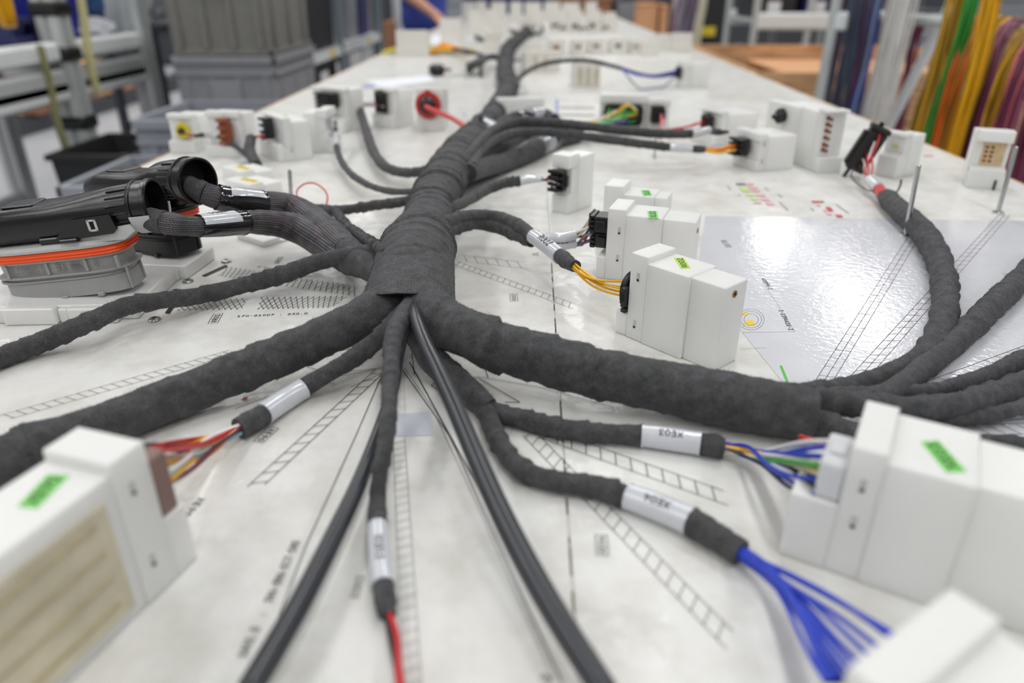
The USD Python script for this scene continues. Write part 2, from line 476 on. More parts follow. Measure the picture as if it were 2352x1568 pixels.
mat('cabinet_grey', (140, 144, 150), 0.5, 0.06, 12.0)
mat('yellow_paint', (226, 200, 50), 0.5, 0.1, 20.0)
MATS['timber'] = usdkit.material(stage, '/World/Looks/timber', {
    'tc': ('texture_coordinate', {}), 'oi': ('object_info', {}),
    'map': ('mapping', {'mapping_type': 'point', 'scale': (3.0, 3.0, 34.0)}),
    'n': ('noise_texture', {'scale': 1.6, 'detail': 5.0, 'distortion': 0.8}),
    'r': ('rgb_ramp', {'ramp': [(0.3, lin((172, 122, 82))), (0.7, lin((226, 184, 138)))]}),
    'p': ('principled_bsdf', {'roughness': 0.7})},
    [('tc.object', 'map.vector'), ('map.vector', 'n.vector'), ('n.fac', 'r.fac'), ('r.color', 'p.base_color')], surface='p.BSDF')

# ---------------------------------------------------------------- the hall
single('floor', bx(-9, 9, -5, 18, -0.1, 0, 0), 'floor_paint', 'light grey painted hall floor', kind='structure', smooth=False)
single('ceiling', bx(-9, 9, -5, 18, 4.6, 4.7, 0), 'ceiling_paint', 'white hall ceiling', kind='structure', smooth=False)
single('wall_back', bx(-9, 9, 18, 18.1, 0, 4.6, 0), 'wall_paint', 'pale back wall of the hall', kind='structure', smooth=False)
single('wall_front', bx(-9, 9, -5.1, -5, 0, 4.6, 0), 'wall_paint', 'pale wall behind the camera', kind='structure', smooth=False)
single('wall_left', bx(-9.1, -9, -5, 18, 0, 4.6, 0), 'wall_paint', 'pale left wall of the hall', kind='structure', smooth=False)
single('wall_right', bx(9, 9.1, -5, 18, 0, 4.6, 0), 'wall_paint', 'pale right wall of the hall', kind='structure', smooth=False)


# ---------------------------------------------------------------- left: aluminium bench with blue bins
def profile_post(x, y, z0, z1, w=0.045):
    """An extruded aluminium post with a groove along each side."""
    h, g, d = w / 2, w * 0.11, w * 0.14
    sq = m3.CrossSection([[(-h, -h), (h, -h), (h, h), (-h, h)]])
    for a in range(4):
        gr = m3.CrossSection([[(h - d, -g), (h + 0.01, -g), (h + 0.01, g), (h - d, g)]]).rotate(90 * a)
        sq = sq - gr
    m = m3.Manifold.extrude(sq, z1 - z0).translate([x, y, z0])
    a = m.to_mesh()
    return trimesh.Trimesh(np.array(a.vert_properties)[:, :3], np.array(a.tri_verts), process=False)


BXL = -1.8
by1, by2 = XP(160, 200, BXL)[1], XP(338, 180, BXL)[1]
zt, zl = XP(60, 128, BXL)[2], XP(60, 232, BXL)[2]
t = Thing('workbench', 'aluminium profile workbench with grooved posts and two rails, left of the board', 'workbench', (BXL - 0.35, by1, 0))
for y in (by1 - 1.7, by1, by2):
    for x in (BXL, BXL - 0.75):
        t.part('post', profile_post(x, y, 0.0, 1.5, 0.085), 'aluminium', False, w=True)
for z0, z1, m in ((zt - 0.035, zt + 0.035, 'light_metal'), (zt - 0.15, zt - 0.06, 'aluminium'), (zl - 0.03, zl + 0.045, 'light_metal'), (0.12, 0.2, 'aluminium')):
    for a, b in ((by1 - 1.66, by1 - 0.045), (by1 + 0.045, by2 - 0.045)):
        t.part('rail', bx(BXL - 0.03, BXL + 0.03, a, b, z0, z1, 0.012), m, w=True)
        t.part('rail', bx(BXL - 0.78, BXL - 0.72, a, b, z0, z1, 0.012), m, w=True)
t.part('worktop', bx(BXL - 0.72, BXL - 0.035, by1 - 1.65, by2 - 0.05, zt - 0.01, zt + 0.02, 0.004), 'worktop', w=True)
t.part('shelf', bx(BXL - 0.72, BXL - 0.035, by1 - 1.65, by2 - 0.05, zl - 0.03, zl - 0.01, 0.004), 'dark_grey', w=True)
for y, z in ((by1, XP(190, 277, BXL)[2]), (by1, XP(150, 122, BXL)[2]), (by1, XP(100, 20, BXL)[2])):
    t.part('joint', bx(BXL - 0.055, BXL + 0.055, y - 0.055, y + 0.055, z - 0.025, z + 0.025, 0.01), 'black_plastic', label='black clamp joint on the post', w=True)


def tub(x0, x1, y0, y1, z0, z1, th=0.006, taper=0.02, rim=0.012):
    """An open tapered bin."""
    a, b = [], []
    for z, k in ((z0, taper), (z1, 0.0)):
        a.append([(x0 + k, y0 + k, z), (x1 - k, y0 + k, z), (x1 - k, y1 - k, z), (x0 + k, y1 - k, z)])
        b.append([(x0 + k + th, y0 + k + th, z + (th if z == z0 else 0.02)), (x1 - k - th, y0 + k + th, z + (th if z == z0 else 0.02)), (x1 - k - th, y1 - k - th, z + (th if z == z0 else 0.02)), (x0 + k + th, y1 - k - th, z + (th if z == z0 else 0.02))])
    out = m3.Manifold.hull_points(np.array(a[0] + a[1]))
    lip = m3.Manifold.hull_points(np.array([(x, y, z) for x in (x0 - rim, x1 + rim) for y in (y0 - rim, y1 + rim) for z in (z1 - 0.02, z1)]))
    m = (out + lip) - m3.Manifold.hull_points(np.array(b[0] + b[1]))
    q = m.to_mesh()
    return trimesh.Trimesh(np.array(q.vert_properties)[:, :3], np.array(q.tri_verts), process=False)


def bin_on_bench(px0, px1, wx, ztop, mat_, label, group=None):
    a, b = XP(px0, 90, wx), XP(px1, 90, wx)
    t = Thing('storage_bin', label, 'bin', (wx - 0.2, (a[1] + b[1]) / 2, zt + 0.021), group=group)
    t.part('body', tub(wx - 0.4, wx, a[1], b[1], zt + 0.021, ztop), mat_, False, w=True)
    t.part('handle_grip', bx(wx - 0.004, wx + 0.012, (a[1] + b[1]) / 2 - 0.06, (a[1] + b[1]) / 2 + 0.06, ztop - 0.09, ztop - 0.06, 0.003), mat_, w=True)
    return t


bin_on_bench(132, 203, BXL - 0.06, zt + 0.24, 'bin_blue', 'deep blue plastic bin on the aluminium bench, right of the grey post')
bin_on_bench(207, 262, BXL - 0.06, zt + 0.22, 'bin_petrol', 'petrol blue plastic bin on the bench beside the deep blue one')
bin_on_bench(80, 108, BXL - 0.06, zt + 0.12, 'bin_navy', 'small navy bin on the bench just left of the grey post')
bin_on_bench(36, 70, BXL - 0.06, zt + 0.12, 'bin_navy', 'small navy bin on the bench nearest the left picture edge')
a = XP(305, 90, BXL - 0.1)
t = Thing('grey_tube_bin', 'tall pale grey tube bin standing at the far end of the bench', 'bin', (a[0], a[1], zt + 0.021))
t.part('body', rev([(0, 0), (0.085, 0), (0.095, 0.02), (0.105, 0.75), (0.11, 0.75), (0.11, 0.77), (0.098, 0.77), (0.088, 0.03), (0, 0.03)], 36), 'light_grey_plastic', 40)


def crumpled(name, label, c, s, mat_, group=None):
    m = trimesh.creation.icosphere(3, 1.0)
    v = np.asarray(m.vertices)
    v = v * (0.62 + 0.75 * meshkit.fbm(v * 2.2 + np.asarray(c) * 7, 3)[:, None]) * np.asarray(s)
    v[:, 2] -= v[:, 2].min()
    m.vertices = v + np.asarray(c)
    single(name, m, mat_, label, 'paper', group, smooth=20)


mat('white_paper', (238, 240, 246), 0.7, 0.03)
a = XP(264, 84, BXL - 0.0)
crumpled('crumpled_paper', 'crumpled white paper on the bench left of the grey tube bin', (BXL - 0.08, a[1], zt + 0.021), (0.06, 0.12, 0.04), 'white_paper')
a = XP(355, 84, BXL - 0.0)
crumpled('crumpled_paper', 'crumpled white paper heap right of the grey tube bin', (BXL - 0.1, by2 + 0.36, zt + 0.06), (0.08, 0.12, 0.16), 'white_paper')
single('bench_end_table', cat(bx(BXL - 0.5, BXL + 0.05, by2 + 0.06, by2 + 0.6, zt + 0.02, zt + 0.058, 0.004), [bx(x, x + 0.04, y, y + 0.04, 0, zt + 0.02, 0.003) for x in (BXL - 0.48, BXL) for y in (by2 + 0.07, by2 + 0.54)]), 'dark_grey',
       'dark grey side table at the far end of the aluminium bench', 'table')
p0, p1 = XP(112, 185, BXL + 0.04), XP(170, 385, BXL + 0.04)
q, _ = spline([p0 + [0, 0, 0.12], p0, (p0 + p1) / 2 + [0, -0.02, 0], p1, p1 + [0, 0.05, -0.05]], 12)
m, uv = tube(q, 0.016, 12, 0.02, fz=0.3)
single('olive_strap', m, 'strap_olive', 'long olive strap hanging from the lower rail of the bench', 'strap', uv=uv, smooth=True)
p0, p1 = XP(184, -10, BXL + 0.05), XP(208, 150, BXL + 0.05)
m, uv = tube(spline([p0 + [0, 0, 0.2], p0, p1, p1 - [0, 0, 0.1]], 12)[0], 0.018, 12, 0.02, fz=0.35)
single('pale_strap', m, 'wire_cream', 'pale grey strap hanging in front of the deep blue bin', 'strap', uv=uv, smooth=True)
ms = []
for k in range(14):
    o = RNG.normal(0, 1, 3) * [0.012, 0.03, 0]
    ms.append(tube(spline([XP(-12, -60, BXL + 0.06) + o, XP(5, 0, BXL + 0.06) + o, XP(22, 50, BXL + 0.06) + o * 0.7, XP(32, 82, BXL + 0.0) + o * 0.5 + [0, 0, 0.03]], 8)[0], 0.006, 6, 0.05, caps=False)[0])
single('yellow_cable_bunch', cat(ms), 'wire_yellow', 'bunch of yellow cable hanging over the bench at the left picture edge', 'cable', smooth=True)

# cardboard boxes on a pallet behind the bench
def carton(px0, px1, pyt, wx, z0, mat_, label, group=None, d=0.3):
    a, b = XP(px0, pyt, wx), XP(px1, pyt, wx)
    zt_ = a[2]
    t = Thing('cardboard_box', label, 'box', (wx - d / 2, (a[1] + b[1]) / 2, z0), group=group)
    t.part('carton', bx(wx - d, wx, a[1], b[1], z0, zt_, 0.004), mat_, w=True)
    t.part('tape', bx(wx - d * 0.55, wx - d * 0.45, a[1] - 0.0006, b[1] + 0.0006, z0 + 0.004, zt_ + 0.0008, 0.0003), 'wire_cream', w=True)
    return t


WXB = -4.2
pz = 0.14
t = Thing('pallet', 'dark grey pallet behind the bench carrying cardboard boxes', 'pallet', (WXB - 0.3, 7.1, 0))
for k in range(7):
    t.part('board', bx(WXB - 0.75, WXB + 0.05, 5.0 + k * 0.62, 5.0 + k * 0.62 + 0.5, pz - 0.022, pz - 0.0005, 0.003), 'dark_grey', w=True)
for k in range(3):
    t.part('bearer', bx(WXB - 0.75 + k * 0.36, WXB - 0.67 + k * 0.36, 5.0, 9.26, 0, pz - 0.023, 0.003), 'dark_grey', w=True)
carton(214, 264, 146, WXB, pz, 'cardboard', 'tan cardboard box seen between the bench rails, widest of its row')
carton(278, 297, 146, WXB, pz, 'cardboard', 'narrow tan box right of the widest box behind the bench')
carton(312, 332, 145, WXB, pz, 'cardboard', 'tan box behind the bench, farthest right of the row')
carton(66, 96, 178, WXB + 0.1, pz, 'cardboard_dark', 'brown box behind the bench, left of the grey post')
carton(120, 141, 172, WXB + 0.1, pz, 'cardboard_dark', 'brown box half hidden by the grey bench post')


# ---------------------------------------------------------------- open grey crate, black tub, stacked crates
def crate(name, label, x0, x1, y0, y1, z0, z1, mat_, ribs=4, cat_='crate', group=None, open_=True):
    t = Thing(name, label, cat_, ((x0 + x1) / 2, (y0 + y1) / 2, z0), group=group)
    t.part('body', tub(x0 + 0.012, x1 - 0.012, y0 + 0.012, y1 - 0.012, z0, z1, 0.005, 0.012, 0.0), mat_, False, w=True)
    h = z1 - z0
    for zz, hh, o in ((z1 - 0.028, 0.028, 0.0), (z1 - 0.075, 0.012, 0.004), (z0 + 0.004, 0.02, 0.012)):
        fr = cat(bx(x0 + o, x1 - o, y0 + o, y0 + o + 0.014, zz, zz + hh, 0.002), bx(x0 + o, x1 - o, y1 - o - 0.014, y1 - o, zz, zz + hh, 0.002), bx(x0 + o, x0 + o + 0.014, y0 + o, y1 - o, zz, zz + hh, 0.002), bx(x1 - o - 0.014, x1 - o, y0 + o, y1 - o, zz, zz + hh, 0.002))
        t.part('rim', fr, mat_, w=True)
    for k in range(ribs):
        xx = x0 + (x1 - x0) * (k + 0.5) / ribs
        t.part('rib', bx(xx - 0.012, xx + 0.012, y0 + 0.0085, y0 + 0.022, z0 + 0.025, z1 - 0.07, 0.003), mat_, w=True)
    for k in range(3):
        yy = y0 + (y1 - y0) * (k + 0.5) / 3
        t.part('rib', bx(x1 - 0.022, x1 - 0.0085, yy - 0.012, yy + 0.012, z0 + 0.025, z1 - 0.07, 0.003), mat_, w=True)
    t.part('label_holder', bx((x0 + x1) / 2 - 0.06, (x0 + x1) / 2 + 0.06, y0 - 0.001, y0 + 0.008, z0 + h * 0.52, z0 + h * 0.78, 0.002), mat_, w=True)
    return t


c0, c1 = D(384, 130, 2.95), D(632, 130, 2.95)
zs = c0[2]
crate('stacking_crate', 'large brownish grey stacking crate on top, behind the white blocks', c0[0], c1[0], c0[1], c0[1] + 0.62, zs + 0.001, zs + 0.44, 'crate_grey')
crate('stacking_crate', 'large cool grey stacking crate under the brownish one', c0[0], c1[0], c0[1], c0[1] + 0.62, zs - 0.44, zs, 'crate_blue_grey')
crate('stacking_crate', 'large grey stacking crate at the bottom of the stack on the floor', c0[0], c1[0], c0[1], c0[1] + 0.62, 0.0, zs - 0.441, 'crate_blue_grey')
crate('stacking_crate', 'pale grey crate behind the leftmost white blocks, its rim just below the board', -1.2, -0.7, 2.2, 2.62, 0.39, 0.765, 'crate_light')
crate('stacking_crate', 'pale grey crate on the floor under the one behind the leftmost blocks', -1.2, -0.7, 2.2, 2.62, 0.0, 0.388, 'crate_light')
crate('stacking_crate', 'low open pale grey crate nearest the left board edge, dark inside', -1.17, -0.66, 1.75, 2.12, 0.34, 0.68, 'crate_light')
crate('stacking_crate', 'pale grey crate on the floor under the low open one', -1.17, -0.66, 1.75, 2.12, 0.0, 0.338, 'crate_light')
t = Thing('waste_tub', 'black plastic tub on the floor between the bench and the pale crates', 'tub', (-1.5, 2.7, 0))
t.part('body', tub(-1.66, -1.37, 2.5, 2.9, 0, 0.6, 0.01, 0.03), 'black_tub', False, w=True)
t.part('fill', bx(-1.6, -1.43, 2.57, 2.83, 0.46, 0.54, 0.02), 'dark_grey', w=True)

# ---------------------------------------------------------------- steel shelf
SX = -1.16
ys = [XP(px, 120, SX)[1] for px in (688, 790, 880)]
zsh = XP(760, 112, SX)[2]
t = Thing('storage_shelf', 'blue grey steel shelf unit behind the left board edge', 'shelf', (SX - 0.25, (ys[0] + ys[2]) / 2, 0))
for y in ys:
    for x in (SX, SX - 0.5):
        t.part('post', cat(bx(x - 0.004, x, y - 0.025, y + 0.025, 0, 1.9, 0.001), bx(x - 0.04, x - 0.004, y - 0.025, y - 0.021, 0, 1.9, 0.001)), 'shelf_blue_grey', w=True)
for z in (0.12, 0.45, zsh, 1.35):
    for a, b in ((ys[0], ys[1]), (ys[1], ys[2])):
        t.part('shelf_board', cat(bx(SX - 0.49, SX - 0.006, a + 0.026, b - 0.026, z - 0.004, z, 0.001), bx(SX - 0.012, SX - 0.006, a + 0.026, b - 0.026, z - 0.055, z, 0.001)), 'light_metal', w=True)
t.part('back_panel', bx(SX - 0.5, SX - 0.495, ys[0] - 0.02, ys[2], 0.1, 1.9, 0.001), 'dark_grey', w=True)
for k, y in enumerate((ys[0] + 0.62, ys[1] + 0.75)):
    t.part('price_tag', bx(SX - 0.006, SX - 0.0035, y, y + 0.1, zsh - 0.045, zsh - 0.012, 0.0005), 'yellow_label', w=True, label='yellow tag on the shelf edge')
for k, (a, b, z0, z1, m, lab) in enumerate((
        (ys[0] + 0.08, ys[1] - 0.08, zsh, zsh + 0.42, 'black_tub', 'big black bin on the upper shelf behind the left board edge'),
        (ys[0] + 0.3, ys[0] + 0.66, 0.45, 0.73, 'black_tub', 'black bin with a white card on the lower shelf, left one'),
        (ys[0] + 0.72, ys[1] - 0.06, 0.45, 0.75, 'black_tub', 'black bin with a white card on the lower shelf, middle one'),
        (ys[1] + 0.1, ys[1] + 0.65, 0.45, 0.77, 'cabinet_grey', 'grey bin with a white card on the lower shelf, right one'))):
    t = Thing('shelf_bin', lab, 'bin', (SX - 0.25, (a + b) / 2, z0))
    t.part('body', tub(SX - 0.45, SX - 0.02, a, b, z0 + 0.0005, z1, 0.006, 0.012, 0.006), m, False, w=True)
    if k:
        t.part('card', bx(SX - 0.017, SX - 0.0145, a + 0.1, b - 0.1, z0 + 0.07, z1 - 0.05, 0.0005), 'paper', w=True, label='white card')
a = XP(806, 80, SX - 0.05)
t = Thing('paper_roll', 'white paper roll standing on the upper shelf', 'roll', (SX - 0.1, ys[1] + 0.12, zsh))
t.part('roll', cyl((0, 0, 0.0005), (0, 0, 0.4), 0.065, n=28), 'white_paper')
t.part('core', cyl((0, 0, 0.4), (0, 0, 0.402), 0.02, n=20), 'cardboard')
for k, (yy, m) in enumerate(((0.42, 'cabinet_grey'), (0.8, 'bin_navy'))):
    t = Thing('shelf_bin', ('grey bin right of the paper roll on the upper shelf', 'navy bin at the far end of the upper shelf')[k], 'bin', (SX - 0.25, ys[1] + yy + 0.15, zsh))
    t.part('body', tub(SX - 0.45, SX - 0.05, ys[1] + yy, ys[1] + yy + 0.3, zsh + 0.0005, zsh + 0.35, 0.006, 0.012, 0.006), m, False, w=True)
p0, p1 = D(917, 72, 5.6), D(896, -40, 5.6)
t = Thing('slanted_pole', 'white slanted pole behind the shelf, left of the person', 'pole', (p0[0], p0[1], 0))
t.part('pole', cyl((p0[0] + 0.06, p0[1], 0), (p1[0], p1[1], 1.8), 0.035), 'light_metal', w=True)
t.part('foot_plate', bx(p0[0] - 0.04, p0[0] + 0.16, p0[1] - 0.1, p0[1] + 0.1, 0, 0.012, 0.002), 'light_metal', w=True)
for k, (px, m, lab) in enumerate(((940, 'rack_grey', 'grey column behind the person, left of the blue shirt'), (878, 'dark_grey', 'dark column at the end of the shelf'))):
    b = D(px, 60, 7.2)
    single('hall_column', cat(bx(b[0] - 0.09, b[0] + 0.09, b[1] - 0.09, b[1] + 0.09, 0, 4.6, 0.01), bx(b[0] - 0.14, b[0] + 0.14, b[1] - 0.14, b[1] + 0.14, 0, 0.03, 0.004)), m, lab, 'column')
b = D(930, 58, 6.6)
t = Thing('cardboard_box', 'orange brown box stack behind the far left board corner', 'box', (b[0], b[1], 0))
t.part('carton', bx(b[0] - 0.2, b[0] + 0.12, b[1], b[1] + 0.4, 0, b[2] + 0.03, 0.004), 'cardboard_dark', w=True)
t.part('tape', bx(b[0] - 0.06, b[0] - 0.01, b[1] - 0.0006, b[1] + 0.4006, 0.01, b[2] + 0.0306, 0.0002), 'wire_cream', w=True)

# ---------------------------------------------------------------- the person beside the far end of the board
def capsule_body(bones, refine, rounds=12):
    m = m3.Manifold()
    for a, ra, b, rb in bones:
        s = [m3.Manifold.sphere(r, 20).translate(list(map(float, p))) for p, r in ((a, ra), (b, rb))]
        m = m + m3.Manifold.batch_hull(s)
    q = m.refine_to_length(refine).to_mesh()
    me = trimesh.Trimesh(np.array(q.vert_properties)[:, :3], np.array(q.tri_verts), process=True)
    trimesh.smoothing.filter_taubin(me, 0.5, -0.52, rounds)
    return me


pc = D(1003, 40, 4.75)
px_, py_ = -0.705, pc[1]
t = Thing('person', 'person in a blue short-sleeved shirt leaning over the far left board edge', 'person', (px_, py_, 0))
sh_l, sh_r = (0.0, -0.2, 1.37), (0.05, 0.2, 1.36)
el_r, wr_r = (-0.10, -0.27, 1.10), (0.075, -0.37, 0.985)
el_l, wr_l = (0.03, 0.29, 1.13), (0.22, 0.24, 1.20)
body = [((0, -0.1, 0.94), 0.125, (0, 0.1, 0.94), 0.125), ((0, -0.06, 1.0), 0.13, (0.03, -0.1, 1.3), 0.12), ((0, 0.06, 1.0), 0.13, (0.03, 0.1, 1.3), 0.12), ((0.03, -0.12, 1.33), 0.1, (0.03, 0.12, 1.33), 0.1),
        ((0.04, 0, 1.38), 0.06, (0.07, 0, 1.5), 0.055), ((0.09, 0, 1.6), 0.098, (0.11, 0, 1.66), 0.09), ((0.13, 0, 1.55), 0.06, (0.12, 0, 1.62), 0.08),
        (sh_l, 0.062, el_r, 0.047), (el_r, 0.045, wr_r, 0.03), (sh_r, 0.062, el_l, 0.047), (el_l, 0.045, wr_l, 0.03),
        ((0, -0.1, 0.9), 0.095, (-0.02, -0.11, 0.5), 0.062), ((-0.02, -0.11, 0.5), 0.06, (-0.05, -0.12, 0.09), 0.042), ((0, 0.1, 0.9), 0.095, (0.0, 0.11, 0.5), 0.062), ((0.0, 0.11, 0.5), 0.06, (-0.03, 0.12, 0.09), 0.042)]
for wr, el in ((wr_r, el_r), (wr_l, el_l)):
    w_, e_ = np.array(wr), np.array(el)
    dr = (w_ - e_) / np.linalg.norm(w_ - e_)
    sd = np.cross(dr, ZZ)
    sd /= np.linalg.norm(sd)
    palm = w_ + dr * 0.075
    body.append((w_, 0.027, palm, 0.03))
    for k in range(4):
        b0 = palm + sd * (k - 1.5) * 0.02
        L = (0.036, 0.042, 0.039, 0.03)[k]
        b1 = b0 + dr * L + ZZ * -0.012
        body += [(b0, 0.0095, b1, 0.009), (b1, 0.009, b1 + dr * L * 0.7 - ZZ * 0.022, 0.0075)]
    b0 = w_ + dr * 0.03 + sd * -0.026
    body += [(b0, 0.012, b0 + dr * 0.03 - sd * 0.025, 0.01), (b0 + dr * 0.03 - sd * 0.025, 0.01, b0 + dr * 0.062 - sd * 0.03, 0.008)]
for s in (-1, 1):
    body += [((0.19, s * 0.032, 1.63), 0.017, (0.192, s * 0.032, 1.63), 0.017), ((0.1, s * 0.095, 1.63), 0.018, (0.095, s * 0.1, 1.61), 0.014)]
body += [((0.2, 0, 1.62), 0.013, (0.222, 0, 1.6), 0.014), ((0.195, -0.02, 1.555), 0.012, (0.195, 0.02, 1.555), 0.012)]
t.part('body', capsule_body(body, 0.012, 6), 'skin', True)
shirt = [((0, -0.1, 0.92), 0.14, (0, 0.1, 0.92), 0.14), ((0, -0.06, 1.0), 0.145, (0.03, -0.1, 1.3), 0.133), ((0, 0.06, 1.0), 0.145, (0.03, 0.1, 1.3), 0.133), ((0.03, -0.12, 1.33), 0.113, (0.03, 0.12, 1.33), 0.113),
         (sh_l, 0.08, tuple(np.array(sh_l) * 0.3 + np.array(el_r) * 0.7), 0.068), (sh_r, 0.08, tuple(np.array(sh_r) * 0.3 + np.array(el_l) * 0.7), 0.068)]
t.part('shirt', capsule_body(shirt, 0.02, 8), 'shirt_blue', True)
tr = [((0, -0.09, 0.9), 0.125, (-0.02, -0.11, 0.5), 0.085), ((-0.02, -0.11, 0.5), 0.085, (-0.05, -0.12, 0.1), 0.07), ((0, 0.09, 0.9), 0.125, (0, 0.11, 0.5), 0.085), ((0, 0.11, 0.5), 0.085, (-0.03, 0.12, 0.1), 0.07)]
t.part('trousers', capsule_body(tr, 0.025, 8), 'trousers_navy', True)
for s in (-1, 1):
    t.part('shoe', capsule_body([((-0.07 - 0.01 * (s < 0), s * 0.12, 0.045), 0.042, (0.12, s * 0.13, 0.036), 0.034)], 0.015, 4), 'black_plastic', True)
hair = m3.Manifold.sphere(0.108, 32).scale([1.0, 0.92, 1.0]).translate([0.088, 0, 1.655]) - m3.Manifold.cube([0.2, 0.3, 0.3]).translate([0.12, -0.15, 1.4])
q = hair.refine_to_length(0.02).to_mesh()
t.part('hair', trimesh.Trimesh(np.array(q.vert_properties)[:, :3], np.array(q.tri_verts), process=False), 'hair_brown', 40)

# ---------------------------------------------------------------- right: timber box, racks, cable hanks
wb = D(1735, 165, 3.0)
wx0, wy0, wz = wb[0], wb[1], wb[2]
WX1, WY1 = wx0 + 1.25, wy0 + 1.5
t = Thing('timber_box', 'open timber box of stacked planks right of the board', 'box', ((wx0 + WX1) / 2, (wy0 + WY1) / 2, 0))
nT = 4
for k in range(nT):
    z0, z1 = wz * k / nT + 0.0015, wz * (k + 1) / nT - 0.0015
    t.part('plank', bx(wx0, WX1, wy0, wy0 + 0.025, z0, z1, 0.003), 'timber', w=True)
    t.part('plank', bx(wx0, WX1, WY1 - 0.025, WY1, z0, z1, 0.003), 'timber', w=True)
    t.part('plank', bx(wx0, wx0 + 0.025, wy0 + 0.0265, WY1 - 0.0265, z0, z1, 0.003), 'timber', w=True)
    t.part('plank', bx(WX1 - 0.025, WX1, wy0 + 0.0265, WY1 - 0.0265, z0, z1, 0.003), 'timber', w=True)
t.part('bottom_board', bx(wx0 + 0.03, WX1 - 0.03, wy0 + 0.03, WY1 - 0.03, 0.02, 0.04, 0.002), 'timber', w=True)
t.part('corner_hinge', cat(bx(wx0 - 0.003, wx0 + 0.06, wy0 - 0.003, wy0 + 0.0, wz - 0.13, wz - 0.05, 0.001), bx(wx0 - 0.003, wx0, wy0, wy0 + 0.06, wz - 0.13, wz - 0.05, 0.001)), 'dark_grey', w=True, label='dark metal corner hinge')
t.part('inner_tray', bx(wx0 + 0.35, WX1 - 0.05, wy0 + 0.06, WY1 - 0.06, wz - 0.09, wz - 0.075, 0.003), 'cardboard', w=True)

RX = 1.02
ry1, ry0 = XP(1905, 100, RX)[1], XP(2420, 100, RX)[1]
zbar = XP(2290, 42, RX + 0.12)[2]
t = Thing('cable_rack', 'grey tube rack with hanks of cable hung on its bars, right of the board', 'rack', (RX + 0.25, (ry1 + ry0) / 2, 0))
for y in (ry1, ry0 - 0.15):
    for x in (RX, RX + 0.5):
        t.part('post', cyl((x, y, 0), (x, y, 1.9), 0.0175), 'rack_grey', 40, w=True)
    t.part('cross_tube', cyl((RX, y, 1.75), (RX + 0.5, y, 1.75), 0.018), 'rack_grey', 40, w=True)
    t.part('cross_tube', cyl((RX, y, 0.25), (RX + 0.5, y, 0.25), 0.018), 'rack_grey', 40, w=True)
for x, z in ((RX + 0.05, 1.75), (RX + 0.45, 1.75), (RX + 0.13, zbar - 0.02), (RX + 0.5, 0.25)):
    t.part('bar', cyl((x, ry0 - 0.15, z), (x, ry1, z), 0.016), 'rack_grey', 40, w=True)
a, b = XP(2118, 140, RX + 0.2), XP(2040, 292, RX + 0.2)
dd = (b - a) / np.linalg.norm(b - a)
t.part('brace', cyl(a - dd * 0.25, b + dd * 0.35, 0.016), 'light_metal', 40, w=True)
a = XP(1922, 42, RX)
t.part('bracket', bx(RX - 0.005, RX + 0.045, ry1 - 0.02, ry1 + 0.02, a[2] - 0.04, a[2] + 0.02, 0.008), 'light_metal', w=True)


def hank(pts, wpx, wx, mats, n, label, r=0.0022, name='cable_hank', spread=1.0):
    """A hank of loose wires hanging along the points seen at pts, on the plane of world x wx (or per-point offsets)."""
    w3 = [XP(p[0], p[1], wx + (p[2] if len(p) > 2 else 0)) for p in pts]
    mid = pts[len(pts) // 2]
    wid = abs(XP(mid[0] - wpx / 2, mid[1], wx)[1] - XP(mid[0] + wpx / 2, mid[1], wx)[1])
    top, bot = w3[0], w3[-1]
    t = Thing(name, label, 'cable hank', (bot[0], bot[1], 0.3))
    groups = {}
    for k in range(n):
        o = np.array([RNG.normal(0, 0.009), (RNG.random() - 0.5) * wid * 0.85, RNG.normal(0, 0.004)])
        c = []
        for i, p in enumerate(w3):
            sp = 0.75 + 0.25 * spread * i / (len(w3) - 1)
            c.append(p + o * sp + RNG.normal(0, 1, 3) * [0.003, 0.004, 0])
        d = (bot - w3[-2]) / np.linalg.norm(bot - w3[-2])
        c.append(np.array([bot[0], bot[1] + (bot[1] - top[1]) * 0.3, bot[2] - 0.42]) + o * (0.9 + 0.2 * RNG.random()))
        groups.setdefault(mats[k % len(mats)], []).append(tube(spline(c, 7)[0], r * (0.8 + 0.5 * RNG.random()), 6, 0.045, caps=False)[0])
    for m, g in groups.items():
        t.part('strand_bundle', cat(g), m, True, w=True, kind='stuff')
    return t


UPP = -70
hank([(1975, UPP), (1955, 60), (1935, 160), (1915, 262)], 105, RX + 0.08, ['wire_navy', 'wire_slate', 'wire_navy', 'wire_slate', 'wire_navy', 'wire_slate', 'wire_maroon'], 84, 'wide hank of dark slate blue cable beside the grey rack post', 0.003)
hank([(2032, UPP), (2010, 40), (1985, 160), (1958, 275)], 22, RX + 0.03, ['wire_blue', 'wire_navy', 'wire_grey'], 22, 'narrow bright blue hank left of the white one', 0.0028)
hank([(2090, UPP), (2062, 40), (2030, 180), (2000, 300)], 62, RX + 0.06, ['wire_white'], 70, 'wide hank of white cable in the middle of the rack', 0.003)
hank([(2130, 35, 0.3), (2102, 70, 0.3), (2088, 150, 0.3), (2068, 245, 0.3)], 24, RX, ['wire_maroon', 'wire_purple'], 16, 'thin dark red hank behind the rack between white and ochre hanks', 0.0028)
hank([(2205, UPP), (2180, 40), (2140, 180), (2098, 320)], 22, RX + 0.02, ['wire_ochre', 'wire_ochre', 'wire_cream', 'wire_ochre'], 28, 'olive ochre hank left of the golden one', 0.0026)
hank([(2222, UPP), (2203, 20), (2165, 170), (2120, 330)], 17, RX, ['wire_yellow', 'wire_yellow', 'wire_ochre'], 20, 'slim golden yellow hank right of the olive one', 0.0026)
